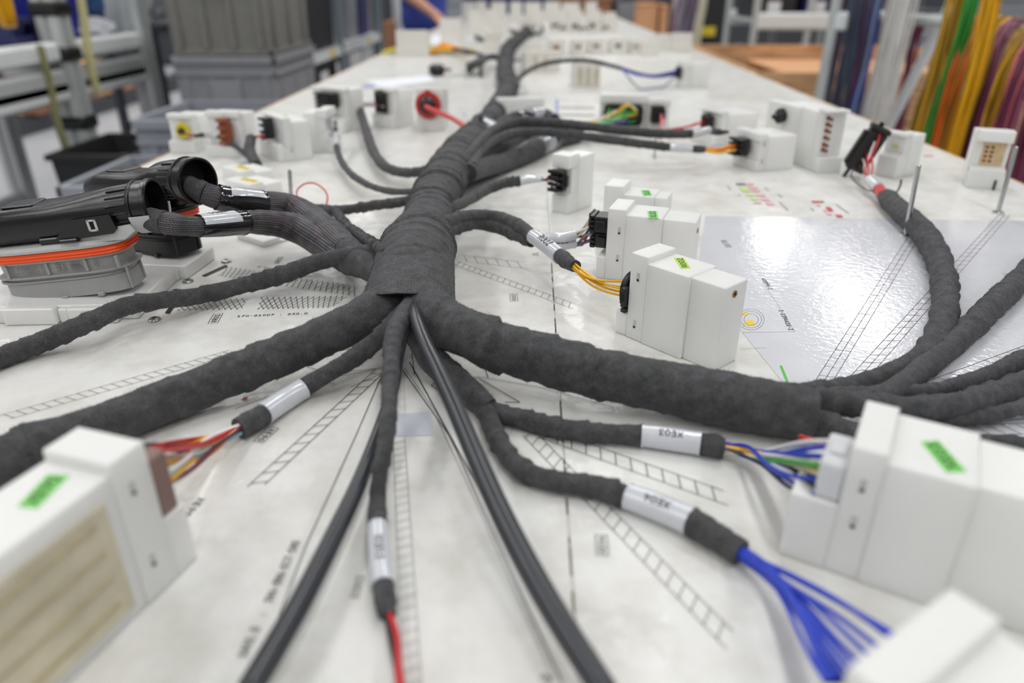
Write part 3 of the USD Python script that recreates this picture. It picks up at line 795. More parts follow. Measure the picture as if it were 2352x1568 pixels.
hank([(2246, UPP), (2230, 20), (2190, 170), (2142, 330)], 17, RX, ['wire_green'], 16, 'slim green hank between the golden and the orange ones', 0.0026)
hank([(2290, 90, 0.14), (2268, 44, 0.1), (2240, 70, 0.03), (2205, 180), (2160, 340)], 32, RX, ['wire_orange', 'wire_ochre', 'wire_orange'], 34, 'orange hank looped over the lower bar', 0.0026)
hank([(2290, UPP), (2272, 20), (2238, 170), (2188, 345)], 26, RX - 0.02, ['wire_yellow', 'wire_yellow', 'wire_yellow', 'wire_ochre'], 30, 'pale golden hank in front of the orange one', 0.0026)
hank([(2350, 80, 0.14), (2318, 44, 0.1), (2285, 70, 0.03), (2250, 180), (2205, 345)], 28, RX + 0.02, ['wire_yellow', 'wire_ochre'], 30, 'golden hank looped over the bar right of the pale one', 0.0026)
hank([(2372, 90, 0.14), (2342, 48, 0.1), (2310, 75, 0.03), (2275, 180), (2228, 350)], 26, RX + 0.02, ['wire_purple', 'wire_maroon', 'wire_purple'], 30, 'plum purple hank looped over the bar', 0.0026)
hank([(2420, 95, 0.14), (2388, 55, 0.1), (2350, 85, 0.03), (2308, 190), (2255, 360)], 38, RX + 0.02, ['wire_yellow', 'wire_yellow', 'wire_ochre'], 40, 'thick golden hank right of the plum one', 0.0026)
hank([(2450, 110, 0.14), (2418, 80, 0.1), (2380, 100, 0.03), (2338, 190), (2285, 370)], 40, RX + 0.02, ['wire_purple', 'wire_maroon', 'wire_pink', 'wire_purple'], 40, 'plum and pink hank at the right picture edge', 0.0026)
hank([(2480, 190, 0.1), (2440, 180, 0.05), (2390, 230), (2340, 400)], 46, RX, ['wire_maroon', 'wire_purple', 'wire_maroon'], 44, 'dark plum hank hanging lowest behind the rightmost white block', 0.0026)
hank([(1598, UPP), (1592, 0), (1580, 50), (1572, 85)], 30, 1.5, ['wire_maroon', 'wire_purple', 'wire_grey'], 30, 'far plum hank behind the timber box', 0.005)
hank([(1622, UPP), (1616, 0), (1606, 50), (1600, 90)], 13, 1.5, ['wire_cream', 'wire_white'], 16, 'far cream hank behind the timber box', 0.005)
hank([(1560, UPP), (1556, 0), (1550, 40), (1545, 80)], 26, 1.6, ['wire_grey', 'wire_purple', 'wire_white'], 24, 'far grey and plum hank left of the cream one', 0.005)

# white rail rack and parts boxes farther back
zr = D(1780, 38, 5.2)[2]
a, b = D(1655, 30, 5.4), D(1925, 42, 4.9)
t = Thing('transport_cart', 'white tube cart with a deck of grey boxes behind the timber box', 'cart', ((a[0] + b[0]) / 2, 5.3, 0))
for x in (a[0], (a[0] + b[0]) / 2, b[0]):
    for y in (5.0, 5.7):
        t.part('post', cyl((x, y, 0.08), (x, y, 1.15), 0.022), 'rack_grey', 40, w=True)
for z in (zr, 0.5):
    for y in (5.0, 5.7):
        t.part('rail', bx(a[0], b[0], y - 0.03, y + 0.03, z - 0.05, z + 0.05, 0.015), 'light_metal', w=True)
    t.part('deck', bx(a[0], b[0], 5.04, 5.66, z - 0.01, z + 0.01, 0.002), 'rack_grey', w=True)
for x in (a[0], b[0]):
    for y in (5.0, 5.7):
        t.part('caster', cyl((x - 0.015, y, 0.05), (x + 0.015, y, 0.05), 0.05), 'black_plastic', w=True)
for k, (f0, f1, m, z0, hh, lab) in enumerate(((0.03, 0.4, 'black_tub', zr + 0.011, 0.3, 'black box on the white cart, left one'), (0.45, 0.7, 'bin_navy', zr + 0.011, 0.3, 'navy box on the white cart, middle one'), (0.72, 0.97, 'dark_grey', zr + 0.011, 0.3, 'grey box on the white cart, right one'),
                                     (0.1, 0.5, 'cabinet_grey', 0.511, 0.24, 'pale grey box on the lower deck of the white cart'), (0.62, 0.95, 'cardboard_dark', 0.511, 0.12, 'flat brown box on the lower deck of the white cart'))):
    x0, x1 = a[0] + (b[0] - a[0]) * f0, a[0] + (b[0] - a[0]) * f1
    t = Thing('cart_box', lab, 'box', ((x0 + x1) / 2, 5.35, z0))
    t.part('body', tub(x0, x1, 5.06, 5.62, z0, z0 + hh, 0.006, 0.01, 0.006), m, False, w=True)
    t.part('card', bx(x0 + 0.06, x0 + 0.14, 5.0575, 5.0605, z0 + 0.04, z0 + 0.1, 0.0004), 'paper', w=True)

LAST = None
# things standing far back in the hall, each on the floor
def far_block(name, label, cat_, px0, px1, pyt, t_, mat_, dep=0.6, kind=0):
    a, b = D(px0, pyt, t_), D(px1, pyt, t_)
    h = max(a[2], 0.2)
    global LAST
    t = Thing(name, label, cat_, ((a[0] + b[0]) / 2, a[1], 0))
    LAST = (t, a[1])
    if kind == 0:
        t.part('body', bx(a[0], b[0], a[1], a[1] + dep, 0, h, 0.01), mat_, w=True)
        t.part('lid', bx(a[0] - 0.01, b[0] + 0.01, a[1] - 0.01, a[1] + dep + 0.01, h, h + 0.02, 0.005), mat_, w=True)
    else:
        n = kind
        for k in range(n):
            t.part('drawer', bx(a[0], b[0], a[1], a[1] + dep, h * k / n + 0.004, h * (k + 1) / n - 0.004, 0.008), mat_, w=True)
        t.part('carcass', bx(a[0] - 0.02, b[0] + 0.02, a[1] + 0.03, a[1] + dep + 0.02, 0, h + 0.02, 0.004), 'dark_grey', w=True)


far_block('cardboard_box', 'tall tan carton in the far background right of the board end', 'box', 1474, 1512, 12, 8.2, 'cardboard')
far_block('cardboard_box', 'narrow tan carton right of the tall far one', 'box', 1519, 1537, 16, 8.2, 'cardboard')
far_block('cardboard_box', 'brown carton behind the far right fixture blocks', 'box', 1370, 1404, 2, 8.8, 'cardboard_dark')
far_block('parts_cabinet', 'grey parts cabinet between the far cartons', 'cabinet', 1418, 1462, 6, 9.0, 'cabinet_grey', kind=4)
far_block('parts_cabinet', 'dark cabinet far behind the tall tan carton', 'cabinet', 1440, 1560, -30, 11.0, 'dark_grey', kind=5)
far_block('pallet_truck', 'black machine with yellow panels behind the timber box', 'machine', 1622, 1668, -20, 6.6, 'black_tub')
t = LAST[0]
b = D(1640, 72, 6.58)
t.part('warning_panel', bx(b[0] - 0.07, b[0] + 0.05, LAST[1] - 0.012, LAST[1] - 0.0001, b[2] - 0.05, b[2] + 0.03, 0.003), 'yellow_paint', w=True, label='yellow panel')
far_block('parts_cabinet', 'pale grey cabinet behind the white and ochre hanks', 'cabinet', 2060, 2190, 30, 5.4, 'crate_light', kind=5, dep=0.5)
far_block('parts_cabinet', 'grey cabinet behind the right end of the rack', 'cabinet', 2215, 2440, -60, 5.8, 'cabinet_grey', kind=6, dep=0.5)
far_block('storage_locker', 'dark grey locker in the far background behind the cart', 'locker', 1690, 1990, -60, 8.5, 'dark_grey', kind=3)
far_block('storage_locker', 'grey locker far behind the person', 'locker', 880, 1060, -60, 10.5, 'cabinet_grey', kind=3)
far_block('storage_locker', 'navy locker at the far end behind the board', 'locker', 1070, 1260, -60, 11.0, 'bin_navy', kind=3)
far_block('storage_locker', 'brown locker at the far end right of the navy one', 'locker', 1275, 1420, -60, 11.5, 'cardboard_dark', kind=3)
far_block('storage_locker', 'grey locker far behind the stacked crates and bench', 'locker', 262, 420, -60, 10.6, 'dark_grey', kind=3)
far_block('storage_locker', 'dark locker far behind the bench at the left', 'locker', -160, 225, -30, 10.2, 'dark_grey', kind=3)
# ---------------------------------------------------------------- the wiring board
BX0, BX1, BY0, BY1 = -0.545, 0.627, -0.35, 6.5
t = Thing('wiring_board', 'long white wiring harness assembly board on a grey frame', 'assembly board', (0.04, 3.0, 0))
SEAMX = 0.0195
t.part('panel', bx(BX0, BX1, BY0, 2.2, ZB - 0.02, ZB - 0.0012, 0.0004), 'acetal_warm', w=True)
t.part('panel', bx(BX0, BX1, 2.202, 4.4, ZB - 0.02, ZB - 0.0012, 0.0004), 'acetal_warm', w=True)
t.part('panel', bx(BX0, BX1, 4.402, BY1, ZB - 0.02, ZB - 0.0012, 0.0004), 'acetal_warm', w=True)
for x in (BX0 + 0.02, BX1 - 0.06):
    t.part('frame_rail', bx(x, x + 0.04, BY0 + 0.02, BY1 - 0.02, ZB - 0.065, ZB - 0.0205, 0.003), 'rack_grey', w=True)
    for y in (0.15, 2.2, 4.2, 6.2):
        t.part('leg', profile_post(x + 0.02, y, 0, ZB - 0.0655, 0.04), 'rack_grey', False, w=True)
for y in (0.15, 2.2, 4.2, 6.2):
    t.part('cross_rail', bx(BX0 + 0.06, BX1 - 0.06, y - 0.02, y + 0.02, ZB - 0.065, ZB - 0.0205, 0.003), 'rack_grey', w=True)
for x0, x1 in ((BX0 - 0.004, BX0), (BX1, BX1 + 0.004)):
    t.part('edge_strip', bx(x0, x1, BY0, BY1, ZB - 0.02, ZB, 0.0008), 'timber', w=True, label='wooden edge strip')

# printed drawing: sheets glued on the board, their joints, and the print on them
SHEET = Thing('harness_drawing', 'white full-size harness drawing glued over the whole board', 'drawing sheet', (0.04, 1.0, ZB))
SH = SHEET.path
for x0, x1 in ((BX0 + 0.001, SEAMX - 0.0005), (SEAMX + 0.0005, BX1 - 0.001)):
    for y0, y1 in ((BY0 + 0.001, 1.2515), (1.2525, 3.4), (3.401, BY1 - 0.001)):
        SHEET.part('sheet', bx(x0, x1, y0, y1, ZB - 0.0011, ZB, 0.0002), 'drawing_paper', w=True)
SHEET.part('joint_dirt', cat([bx(SEAMX - 0.0002, SEAMX + 0.00018, y, y + 0.004 + 0.007 * (k % 3), ZB - 0.001, ZB + 0.00005, 0) for k, y in enumerate(np.arange(0.2, 0.72, 0.0205))]), 'grime', False, w=True, kind='stuff', label='brown dirt in the joint between two sheets')
FILM = Thing('glossy_film', 'glossy clear-coated sheet on the right of the board, glinting under the lamps', 'film', (0.35, 0.5, ZB))
poly = [P(*q)[:2] for q in [(1620, 497), (2640, 512), (3100, 1000), (2352, 1330), (1905, 1010), (1707, 766), (1600, 640)]]
q = m3.Manifold.extrude(m3.CrossSection([[tuple(map(float, x)) for x in poly][::-1]]), 0.0004)
if q.volume() <= 0:
    q = m3.Manifold.extrude(m3.CrossSection([[tuple(map(float, x)) for x in poly]]), 0.0004)
q = (q.translate([0, 0, ZB + 0.00005]) ^ m3.Manifold.cube([BX1 - BX0 - 0.004, 5, 1]).translate([BX0 + 0.002, BY0, ZB - 0.5])).to_mesh()
FILM.part('film', trimesh.Trimesh(np.array(q.vert_properties)[:, :3], np.array(q.tri_verts), process=False), 'film_paper', False, w=True)
ZF = 0.0006      # print lies this far above the board (above the film where that lies)


def strip(a, b, w, z=ZF):
    a, b = np.asarray(a, float), np.asarray(b, float)
    d = (b - a)[:2]
    n = np.array([-d[1], d[0]]) / (np.linalg.norm(d) + 1e-9) * w / 2
    v = [(a[0] + n[0], a[1] + n[1]), (b[0] + n[0], b[1] + n[1]), (b[0] - n[0], b[1] - n[1]), (a[0] - n[0], a[1] - n[1])]
    v = np.array([(x, y, ZB + z) for x, y in v])
    return trimesh.Trimesh(v, [[0, 2, 1], [0, 3, 2]] if np.cross(v[1] - v[0], v[2] - v[0])[2] < 0 else [[0, 1, 2], [0, 2, 3]], process=False)


def line(pts, w=0.0005, z=ZF):
    q = [P(*p) for p in pts]
    return [strip(a, b, w, z) for a, b in zip(q, q[1:])]


def ladder(A0, A1, B0, n, w=0.0005, mid=False, on=None, ink='ink', label=None, off=None):
    a0, a1 = P(*A0), P(*A1)
    wv = P(*B0) - a0 if off is None else P(*off[1]) - P(*off[0])
    u = (a1 - a0)[:2]
    ms = [strip(a0, a1, w), strip(a0 + wv, a1 + wv, w)]
    if mid:
        ms.append(strip(a0 + wv / 2, a1 + wv / 2, w))
    for k in range(n):
        f = (k + 0.3) / n
        ms.append(strip(a0 + (a1 - a0) * f, a0 + (a1 - a0) * f + wv, w))
    (on or SHEET).part('printed_ladder', cat(ms), ink, False, w=True, label=label)


def quad(c, mat_, on=None, name='printed_patch', z=ZF):
    v = np.array([P(*p) * [1, 1, 0] + [0, 0, ZB + z] for p in c])
    if np.cross(v[1] - v[0], v[2] - v[0])[2] < 0:
        v = v[::-1]
    (on or SHEET).part(name, trimesh.Trimesh(v, [[0, 1, 2], [0, 2, 3]], process=False), mat_, False, w=True)


def printed_text(s, p0, p1, ink='ink', on=None, z=0.0004, frame=False, wide=None, aspect=1.0):
    """Monospaced print along the foot line from pixel p0 to p1."""
    a, b = P(*p0), P(*p1)
    gl = []
    for i_, ch in enumerate(s):
        if ch == ' ':
            continue
        g_ = text(ch, 0.01, 0.0001)
        w_ = g_.bounds[1][0] - g_.bounds[0][0]
        fx = 0.0072 / max(w_, 0.0045) if w_ > 0.0045 else 1.0
        v_ = np.asarray(g_.vertices)
        g_.vertices = np.c_[(v_[:, 0] - (g_.bounds[0][0] + g_.bounds[1][0]) / 2) * fx + (i_ + 0.5) * 0.01, v_[:, 1:]]
        gl.append(g_)
    m = trimesh.util.concatenate(gl)
    ex = 0.01 * len(s)
    k = np.linalg.norm((b - a)[:2]) / ex
    ang = math.atan2(b[1] - a[1], b[0] - a[0])
    v = np.asarray(m.vertices) * [k, k * aspect, 1]
    c, s_ = math.cos(ang), math.sin(ang)
    v = np.c_[a[0] + v[:, 0] * c - v[:, 1] * s_, a[1] + v[:, 0] * s_ + v[:, 1] * c, ZB + z + v[:, 2]]
    m.vertices = v
    (on or SHEET).part('printed_text', m, ink, False, w=True)
    if frame:
        h, L, e = 0.01 * k * aspect, ex * k, 0.003 * k
        cs = [(-e, -e * 1.3), (L + e, -e * 1.3), (L + e, h + e * 1.3), (-e, h + e * 1.3)]
        cs = [np.array([a[0] + x * c - y * s_, a[1] + x * s_ + y * c, 0]) for x, y in cs]
        (on or SHEET).part('printed_frame', cat([strip(cs[i], cs[(i + 1) % 4], 0.00035) for i in range(4)]), ink, False, w=True)


ladder((0, 955), (527, 805), (24, 963), 21, 0.0003)
ladder((568, 1119), (862, 850), None, 14, 0.00042, off=((581, 1117), (621, 1112)))
ladder((903, 1015), (927, 1600), (930, 1009), 27, 0.00026, ink='grey_ink')
ladder((905, 845), (903, 1010), (928, 845), 9, 0.00022, ink='dim_ink')
ladder((1240, 980), (1662, 1128), None, 12, 0.00038, off=((1334, 1002), (1335, 1029)))
ladder((1220, 983), (1684, 1452), None, 21, 0.00032, off=((1421, 1189), (1403, 1216)))
ladder((1052, 601), (1322, 699), None, 19, 0.00036, ink='grey_ink', off=((1220, 657), (1214, 667)))
ladder((1059, 586), (1205, 603), None, 6, 0.0005, ink='dim_ink', off=((1087, 591), (1095, 606)))
ladder((2085, 545), (1871, 878), None, 24, 0.00035, mid=True, on=FILM, off=((2085, 545), (2110, 547)))
ladder((2294, 494), (1935, 885), None, 34, 0.00035, mid=True, on=FILM, off=((2294, 494), (2320, 494)))
ladder((2085, 893), (2352, 795), None, 10, 0.0004, on=FILM, off=((2210, 855), (2236, 862)))
ladder((2130, 968), (2420, 938), None, 8, 0.0004, on=FILM, off=((2260, 950), (2295, 964)))
ladder((2120, 980), (2420, 972), None, 9, 0.0004, on=FILM, off=((2235, 967), (2282, 990)))
# the lines that fan out from the middle
SHEET.part('printed_line', cat(line([(880, 857), (818, 1000), (700, 1260), (617, 1480)], 0.0005)), 'ink', False, w=True)
SHEET.part('printed_line', cat(line([(905, 840), (700, 882), (540, 985)], 0.00045)), 'ink', False, w=True)
SHEET.part('printed_line', cat(line([(893, 852), (806, 890)], 0.0004)), 'ink', False, w=True)
SHEET.part('printed_line', cat(line([(940, 832), (1000, 940), (1120, 1160), (1300, 1500)], 0.0006)), 'ink', False, w=True)
SHEET.part('printed_line', cat(line([(946, 812), (952, 862)], 0.0005)), 'ink', False, w=True)
SHEET.part('printed_line', cat(line([(925, 852), (1032, 1000), (1290, 1568)], 0.0005)), 'ink', False, w=True)
SHEET.part('printed_line', cat(line([(930, 848), (1010, 960), (1180, 1260)], 0.0003)), 'grey_ink', False, w=True)
SHEET.part('printed_line', cat(line([(1005, 965), (1105, 1180), (1270, 1560)], 0.0003)), 'grey_ink', False, w=True)
SHEET.part('printed_arrow', cat(line([(990, 886), (1010, 900), (1040, 868), (1098, 868), (1194, 925), (1160, 925)], 0.0006)), 'ink', False, w=True)
SHEET.part('printed_arrow', cat(line([(1094, 865), (1240, 890), (1420, 940)], 0.0004)), 'ink', False, w=True)
SHEET.part('printed_arrow', cat(line([(1113, 845), (1122, 868)], 0.0004)), 'ink', False, w=True)
SHEET.part('printed_arrow', cat(line([(990, 886), (1000, 880)], 0.0006)), 'ink', False, w=True)
SHEET.part('printed_line', cat(line([(775, 803), (890, 801)], 0.0011)), 'green_ink', False, w=True, label='green printed line under the harness')
SHEET.part('printed_line', cat(line([(1008, 805), (1040, 804)], 0.0011)), 'green_ink', False, w=True, label='green printed line under the harness')
SHEET.part('printed_line', cat(line([(700, 842), (760, 858), (862, 848)], 0.0004)), 'ink', False, w=True)
SHEET.part('printed_line', cat(line([(540, 940), (700, 882)], 0.0004)), 'ink', False, w=True)
SHEET.part('printed_line', cat(line([(748, 875), (770, 884)], 0.0004)), 'ink', False, w=True)


def hatch(TL, TR, BR, BL, n, m=3, w=0.0004, diamond=False):
    ms = []
    c = [P(*x) for x in (TL, TR, BR, BL)]
    f = lambda u, v: (c[0] * (1 - u) + c[1] * u) * (1 - v) + (c[3] * (1 - u) + c[2] * u) * v  # noqa: E731
    for k in range(-2, n) if diamond else ():
        for a_, b_ in ((k, k + 2.2), (k + 2.2, k)):
            u0, u1, v0, v1 = a_ / n, b_ / n, 0.0, 1.0
            for _ in range(1):
                if min(u0, u1) < 0:
                    c_ = -min(u0, u1) / abs(u1 - u0)
                    u0, v0, u1, v1 = (0.0, c_, u1, v1) if u0 < u1 else (u0, v0, 0.0, 1 - c_)
                if max(u0, u1) > 1:
                    c_ = (max(u0, u1) - 1) / abs(u1 - u0) * (v1 - v0)
                    u0, v0, u1, v1 = (u0, v0, 1.0, v1 - c_) if u0 < u1 else (1.0, v0 + c_, u1, v1)
            ms.append(strip(f(u0, v0), f(u1, v1), w))
    for k in range(0 if diamond else n):
        ms += [strip(f(k / n, 0), f((k + 0.55) / n, 0.5), w), strip(f((k + 0.45) / n, 0.5), f((k + 1) / n, 1), w), strip(f((k + 0.9) / n, 0), f(max(0, (k - 0.6)) / n, 1), w * 0.75)]
    SHEET.part('printed_hatch', cat(ms), 'ink', False, w=True)


hatch((418, 692), (570, 685), (556, 711), (408, 714), 11, diamond=True)
hatch((600, 684), (800, 680), (762, 707), (592, 711), 15, diamond=True)
hatch((523, 612), (640, 632), (600, 650), (500, 634), 11)
hatch((660, 636), (826, 658), (815, 682), (632, 656), 14)
quad([(517, 609), (525, 612), (472, 636), (463, 634)], 'ink', name='printed_bar')
quad([(391, 703), (402, 704), (390, 721), (379, 720)], 'ink', name='printed_bar')
quad([(416, 702), (423, 700), (421, 703), (414, 704)], 'red_ink')
quad([(560, 914), (571, 913), (566, 919), (555, 921)], 'red_ink')
printed_text('170-81007 : 230.0', (543, 729), (707, 722))
printed_text('XR01', (496, 741), (507, 722), frame=True)
printed_text('XR02', (641, 606), (651, 590), 'grey_ink')
printed_text('260.0', (628, 617), (595, 611), 'grey_ink')
printed_text('171-81007', (717, 635), (664, 628), 'grey_ink')
printed_text('XE90', (622, 984), (590, 1013), frame=True)
printed_text('XE90', (458, 1142), (418, 1186), 'ink')
printed_text('SW05.0  :  3W6-8W6-EC7-5W0', (566, 1512), (690, 1243), 'ink', aspect=1.5)
printed_text('XE04', (1392, 1274), (1388, 1232), 'grey_ink', frame=True)
printed_text('R002', (1186, 691), (1184, 676), 'grey_ink', frame=True)
printed_text('XL', (1237, 588), (1236, 579), 'dim_ink')
printed_text('EC013', (824, 1375), (838, 1322), 'grey_ink', aspect=1.3)
printed_text('E', (1252, 1545), (1236, 1560), 'grey_ink')
printed_text('1-1394416-1', (1788, 713), (1812, 760), 'ink', FILM, 0.0007)
printed_text('420994-2', (1748, 640), (1766, 666), 'ink', FILM, 0.0007)
printed_text('KR08', (2300, 630), (2318, 634), 'grey_ink', FILM, 0.0007)
printed_text('KL01', (1654, 553), (1669, 570), 'grey_ink', FILM, 0.0007)
# yellow emblem beside the near white block
FILM.part('printed_emblem', cat([line([(1725 + 30 * math.cos(a) * s, 735 + 24 * math.sin(a) * s) for a in np.linspace(0, 2 * math.pi, 26)], 0.0003) for s in (0.55, 0.8, 1.0)]), 'grey_ink', False, w=True)
for c in ([(1704, 718), (1719, 719), (1716, 725), (1704, 724)], [(1713, 736), (1729, 737), (1734, 748), (1718, 749)], [(1706, 743), (1712, 743), (1712, 749), (1706, 749)]):
    quad(c, 'yellow_ink', FILM)
FILM.part('printed_frame', cat(line([(1705, 765), (1826, 763), (1752, 648)], 0.0003), line([(1700, 802), (1760, 800)], 0.0003)), 'dim_ink', False, w=True)
quad([(1790, 841), (1796, 841), (1811, 877), (1805, 878)], 'green_ink', FILM)
# faded colour tables
def tbl(x, y, w, h, ink):
    quad([(x, y), (x + w, y), (x + w + h * 0.75, y + h), (x + h * 0.75, y + h)], ink)


for x, y, w, h, ink in [(1689, 421, 20, 5, 'grey_ink'), (1710, 421, 18, 5, 'pink_ink'), (1697, 430, 18, 11, 'pale_green_ink'), (1718, 430, 20, 4, 'pink_ink'), (1724, 437, 20, 4, 'pink_ink'), (1712, 446, 20, 5, 'pale_green_ink'), (1734, 446, 21, 6, 'pink_ink'),
                        (1723, 456, 18, 4, 'pale_green_ink'), (1746, 456, 18, 6, 'pink_ink'), (1730, 465, 18, 3, 'pink_ink'), (1757, 466, 18, 6, 'pink_ink'),
                        (1863, 462, 17, 4, 'red_ink'), (1880, 462, 11, 4, 'stain'), (1874, 470, 9, 4, 'pink_ink'), (1895, 476, 12, 10, 'red_ink'), (1889, 483, 8, 4, 'pink_ink'), (1897, 491, 12, 3, 'pink_ink'), (1918, 494, 14, 6, 'red_ink'),
                        (2120, 356, 22, 4, 'pink_ink'), (1060, 262, 10, 3, 'blue_ink')]:
    tbl(x, y, w, h, ink)
for a, b in (((1670, 427), (1679, 436)), ((1756, 430), (1766, 438)), ((1787, 446), (1797, 454)), ((1790, 464), (1810, 484)), ((1920, 470), (1950, 491)), ((1862, 478), (1869, 484)), ((1700, 450), (1696, 447))):
    SHEET.part('printed_mark', cat(line([a, b], 0.0016)), 'dim_ink', False, w=True)
quad([(830, 196), (905, 192), (912, 196), (838, 203)], 'blue_ink')
quad([(1275, 228), (1283, 228), (1283, 262), (1275, 262)], 'blue_ink')
for y in (245, 262):
    quad([(1285, y), (1365, y + 1), (1366, y + 5), (1285, y + 4)], 'dim_ink')
# clear tape patch in the middle and a paper slip
t = Thing('tape_patch', 'bluish clear tape patch on the drawing below the harness middle', 'tape', tuple(P(965, 960)))
v = np.array([P(*p) for p in ((905, 952), (990, 945), (998, 1001), (903, 1003))])
t.part('tape', trimesh.Trimesh(np.vstack([v + [0, 0, 0.0009], v + [0, 0, 0.0007]]), [[0, 3, 2], [0, 2, 1], [4, 5, 6], [4, 6, 7]] + [x for i in range(4) for x in ([i, (i + 1) % 4, (i + 1) % 4 + 4], [i, (i + 1) % 4 + 4, i + 4])], process=False), 'tape_clear', False, w=True) if 'tape_clear' in MATS else None
# ---------------------------------------------------------------- white fixture blocks on the board
def height_at(bx_, by_, ty):
    """How tall a thing standing at board pixel bx_, by_ is if its top is seen at row ty."""
    b = P(bx_, by_)
    r = ray(bx_, ty)
    d = (b - CAM)
    lam = (d @ fh) / (r @ fh)
    return float(CAM[2] + r[2] * lam - ZB)


class Holder:
    """A fixture block. Local frame: origin at a lower front corner, x to the rear, y across (0..W times side), z up."""

    def __init__(self, label, o, yaw, W, side=-1, T=0.014, H=0.064, L1=0.034, H1=None, L2=0.0, H2=None, foot=(0.008, 0.018), mat_='acetal', group=None, lip=0.0, window=None, slots=True, cat_='fixture block', inset=0.0, c=0.0006):
        self.W, self.side, self.H, self.T = W, side, H, T
        H1 = H - 0.004 if H1 is None else H1
        self.H1 = H1
        self.t = t = Thing('fixture_block', label, cat_, tuple(o), yaw, group)
        ya, yb = (0, W) if side > 0 else (-W, 0)
        self.ya, self.yb = ya, yb
        if window:
            z0, z1, m = window
            t.part('front_plate', cat(bx(-lip, T, ya, yb, z1, H, c), bx(0.003, T, ya + 0.0005, yb - 0.0005, z0, z1, 0.0006), bx(0, T, ya, yb, 0.0002, z0, c)), mat_)
        else:
            t.part('front_plate', bx(0, T, ya, yb, 0.0002, H, c), mat_)
        if foot:
            t.part('foot', bx(-foot[0], -0.00005, ya, yb, 0.0002, foot[1], c), mat_)
        t.part('body', bx(T + 0.00005, T + L1, ya - 0.0006 + inset, yb + 0.0006 - inset, 0.0002, H1, c), mat_)
        if L2:
            t.part('rear_block', bx(T + L1 + 0.00005, T + L1 + L2, ya + 0.002, yb - 0.003, 0.0002, H2 or H1, c), mat_)
        self.L = T + L1 + L2

    def slots(self, zs, x=0.006, side=None):
        """Milled slots with a pin in the visible side of the front plate."""
        s = self.side * -1 if side is None else side
        y = self.ya if s < 0 else self.yb
        for z in zs:
            g = cyl((x, y - 0.0003 * s, z), (x, y + 0.0004 * s, z), 0.0013, n=16)
            self.t.part('slot', cat(g, bx(x - 0.0012, x + 0.0012, y - 0.0003, y + 0.0003, z, z + 0.005, 0)), 'slot_grey')
            self.t.part('pin', cyl((x, y + 0.0002 * s, z), (x, y + 0.0007 * s, z), 0.0009, n=14), 'black_plastic')

    def sticker(self, s, x0, x1, y0, y1, mat_='green_label', z=None, across=True, ink='ink'):
        z = self.H1 if z is None else z
        p = self.t.part('label_sticker', bx(x0, x1, y0, y1, z, z + 0.0003, 0.0001), mat_, label='coloured label with a code printed on it')
        if s:
            m = text(s, 0.01, 0.0001)
            v = np.asarray(m.vertices) - [m.bounds[0][0], 0, 0]
            ex = m.bounds[1][0] - m.bounds[0][0]
            if across:      # reads along +y
                k = (y1 - y0) * 0.86 / ex
                k2 = min(k, (x1 - x0) * 0.7 / 0.01)
                m.vertices = np.c_[(x0 + x1) / 2 + k2 * 0.005 - v[:, 1] * k2, y0 + (y1 - y0) * 0.07 + v[:, 0] * k, z + 0.0003 + v[:, 2]]
            else:
                k = (x1 - x0) * 0.86 / ex
                k2 = min(k, (y1 - y0) * 0.7 / 0.01)
                m.vertices = np.c_[x1 - (x1 - x0) * 0.07 - v[:, 0] * k, (y0 + y1) / 2 + k2 * 0.005 - v[:, 1] * k2, z + 0.0003 + v[:, 2]]
            self.t.part('printed_code', m, ink, False, under=p)

    def sticker_at(self, s, px, z, mat_='green_label'):
        """A label whose corners are seen at px (start and end of the text's foot, then of its head) on the top face at z."""
        q = [self.t.MI @ np.r_[P(*p, z), 1] for p in px]
        q = np.array([v[:2] for v in q])
        zl = z + 0.0003
        v = np.vstack([np.c_[q, np.full(4, zl)], np.c_[q, np.full(4, z)]])
        f = [[0, 1, 2], [0, 2, 3], [4, 6, 5], [4, 7, 6]] + [x for i in range(4) for x in ([i, i + 4, (i + 1) % 4 + 4], [i, (i + 1) % 4 + 4, (i + 1) % 4])]
        p = self.t.part('label_sticker', trimesh.Trimesh(v, f, process=False), mat_, False, label='coloured label with a code printed on it')
        m = text(s, 0.01, 0.00008, True)
        t_ = np.asarray(m.vertices)
        u = 0.08 + 0.84 * (t_[:, 0] - m.bounds[0][0]) / (m.bounds[1][0] - m.bounds[0][0])
        w_ = 0.2 + 0.6 * t_[:, 1] / 0.01
        xy = (q[0] * (1 - u)[:, None] + q[1] * u[:, None]) * (1 - w_)[:, None] + (q[3] * (1 - u)[:, None] + q[2] * u[:, None]) * w_[:, None]
        m.vertices = np.c_[xy, zl + t_[:, 2]]
        self.t.part('printed_code', m, 'ink', False, under=p)

    def screw(self, x, y, z, n):
        """A countersunk screw in the face with that normal axis."""
        n = np.asarray(n, float)
        c = np.array([x, y, z])
        p = self.t.part('screw', cyl(c - n * 0.001, c + n * 0.0005, 0.0024, n=20), 'brass')
        self.t.part('socket', cyl(c + n * 0.0004, c + n * 0.0007, 0.0011, n=6), 'hole', under=p)


def from_front(A, B):
    """Origin and yaw of a block whose front face stands on the board from pixel A (left) to B (right)."""
    a, b = P(*A), P(*B)
    d = b - a
    return a, math.degrees(math.atan2(d[1], d[0])) + 90, float(np.linalg.norm(d))


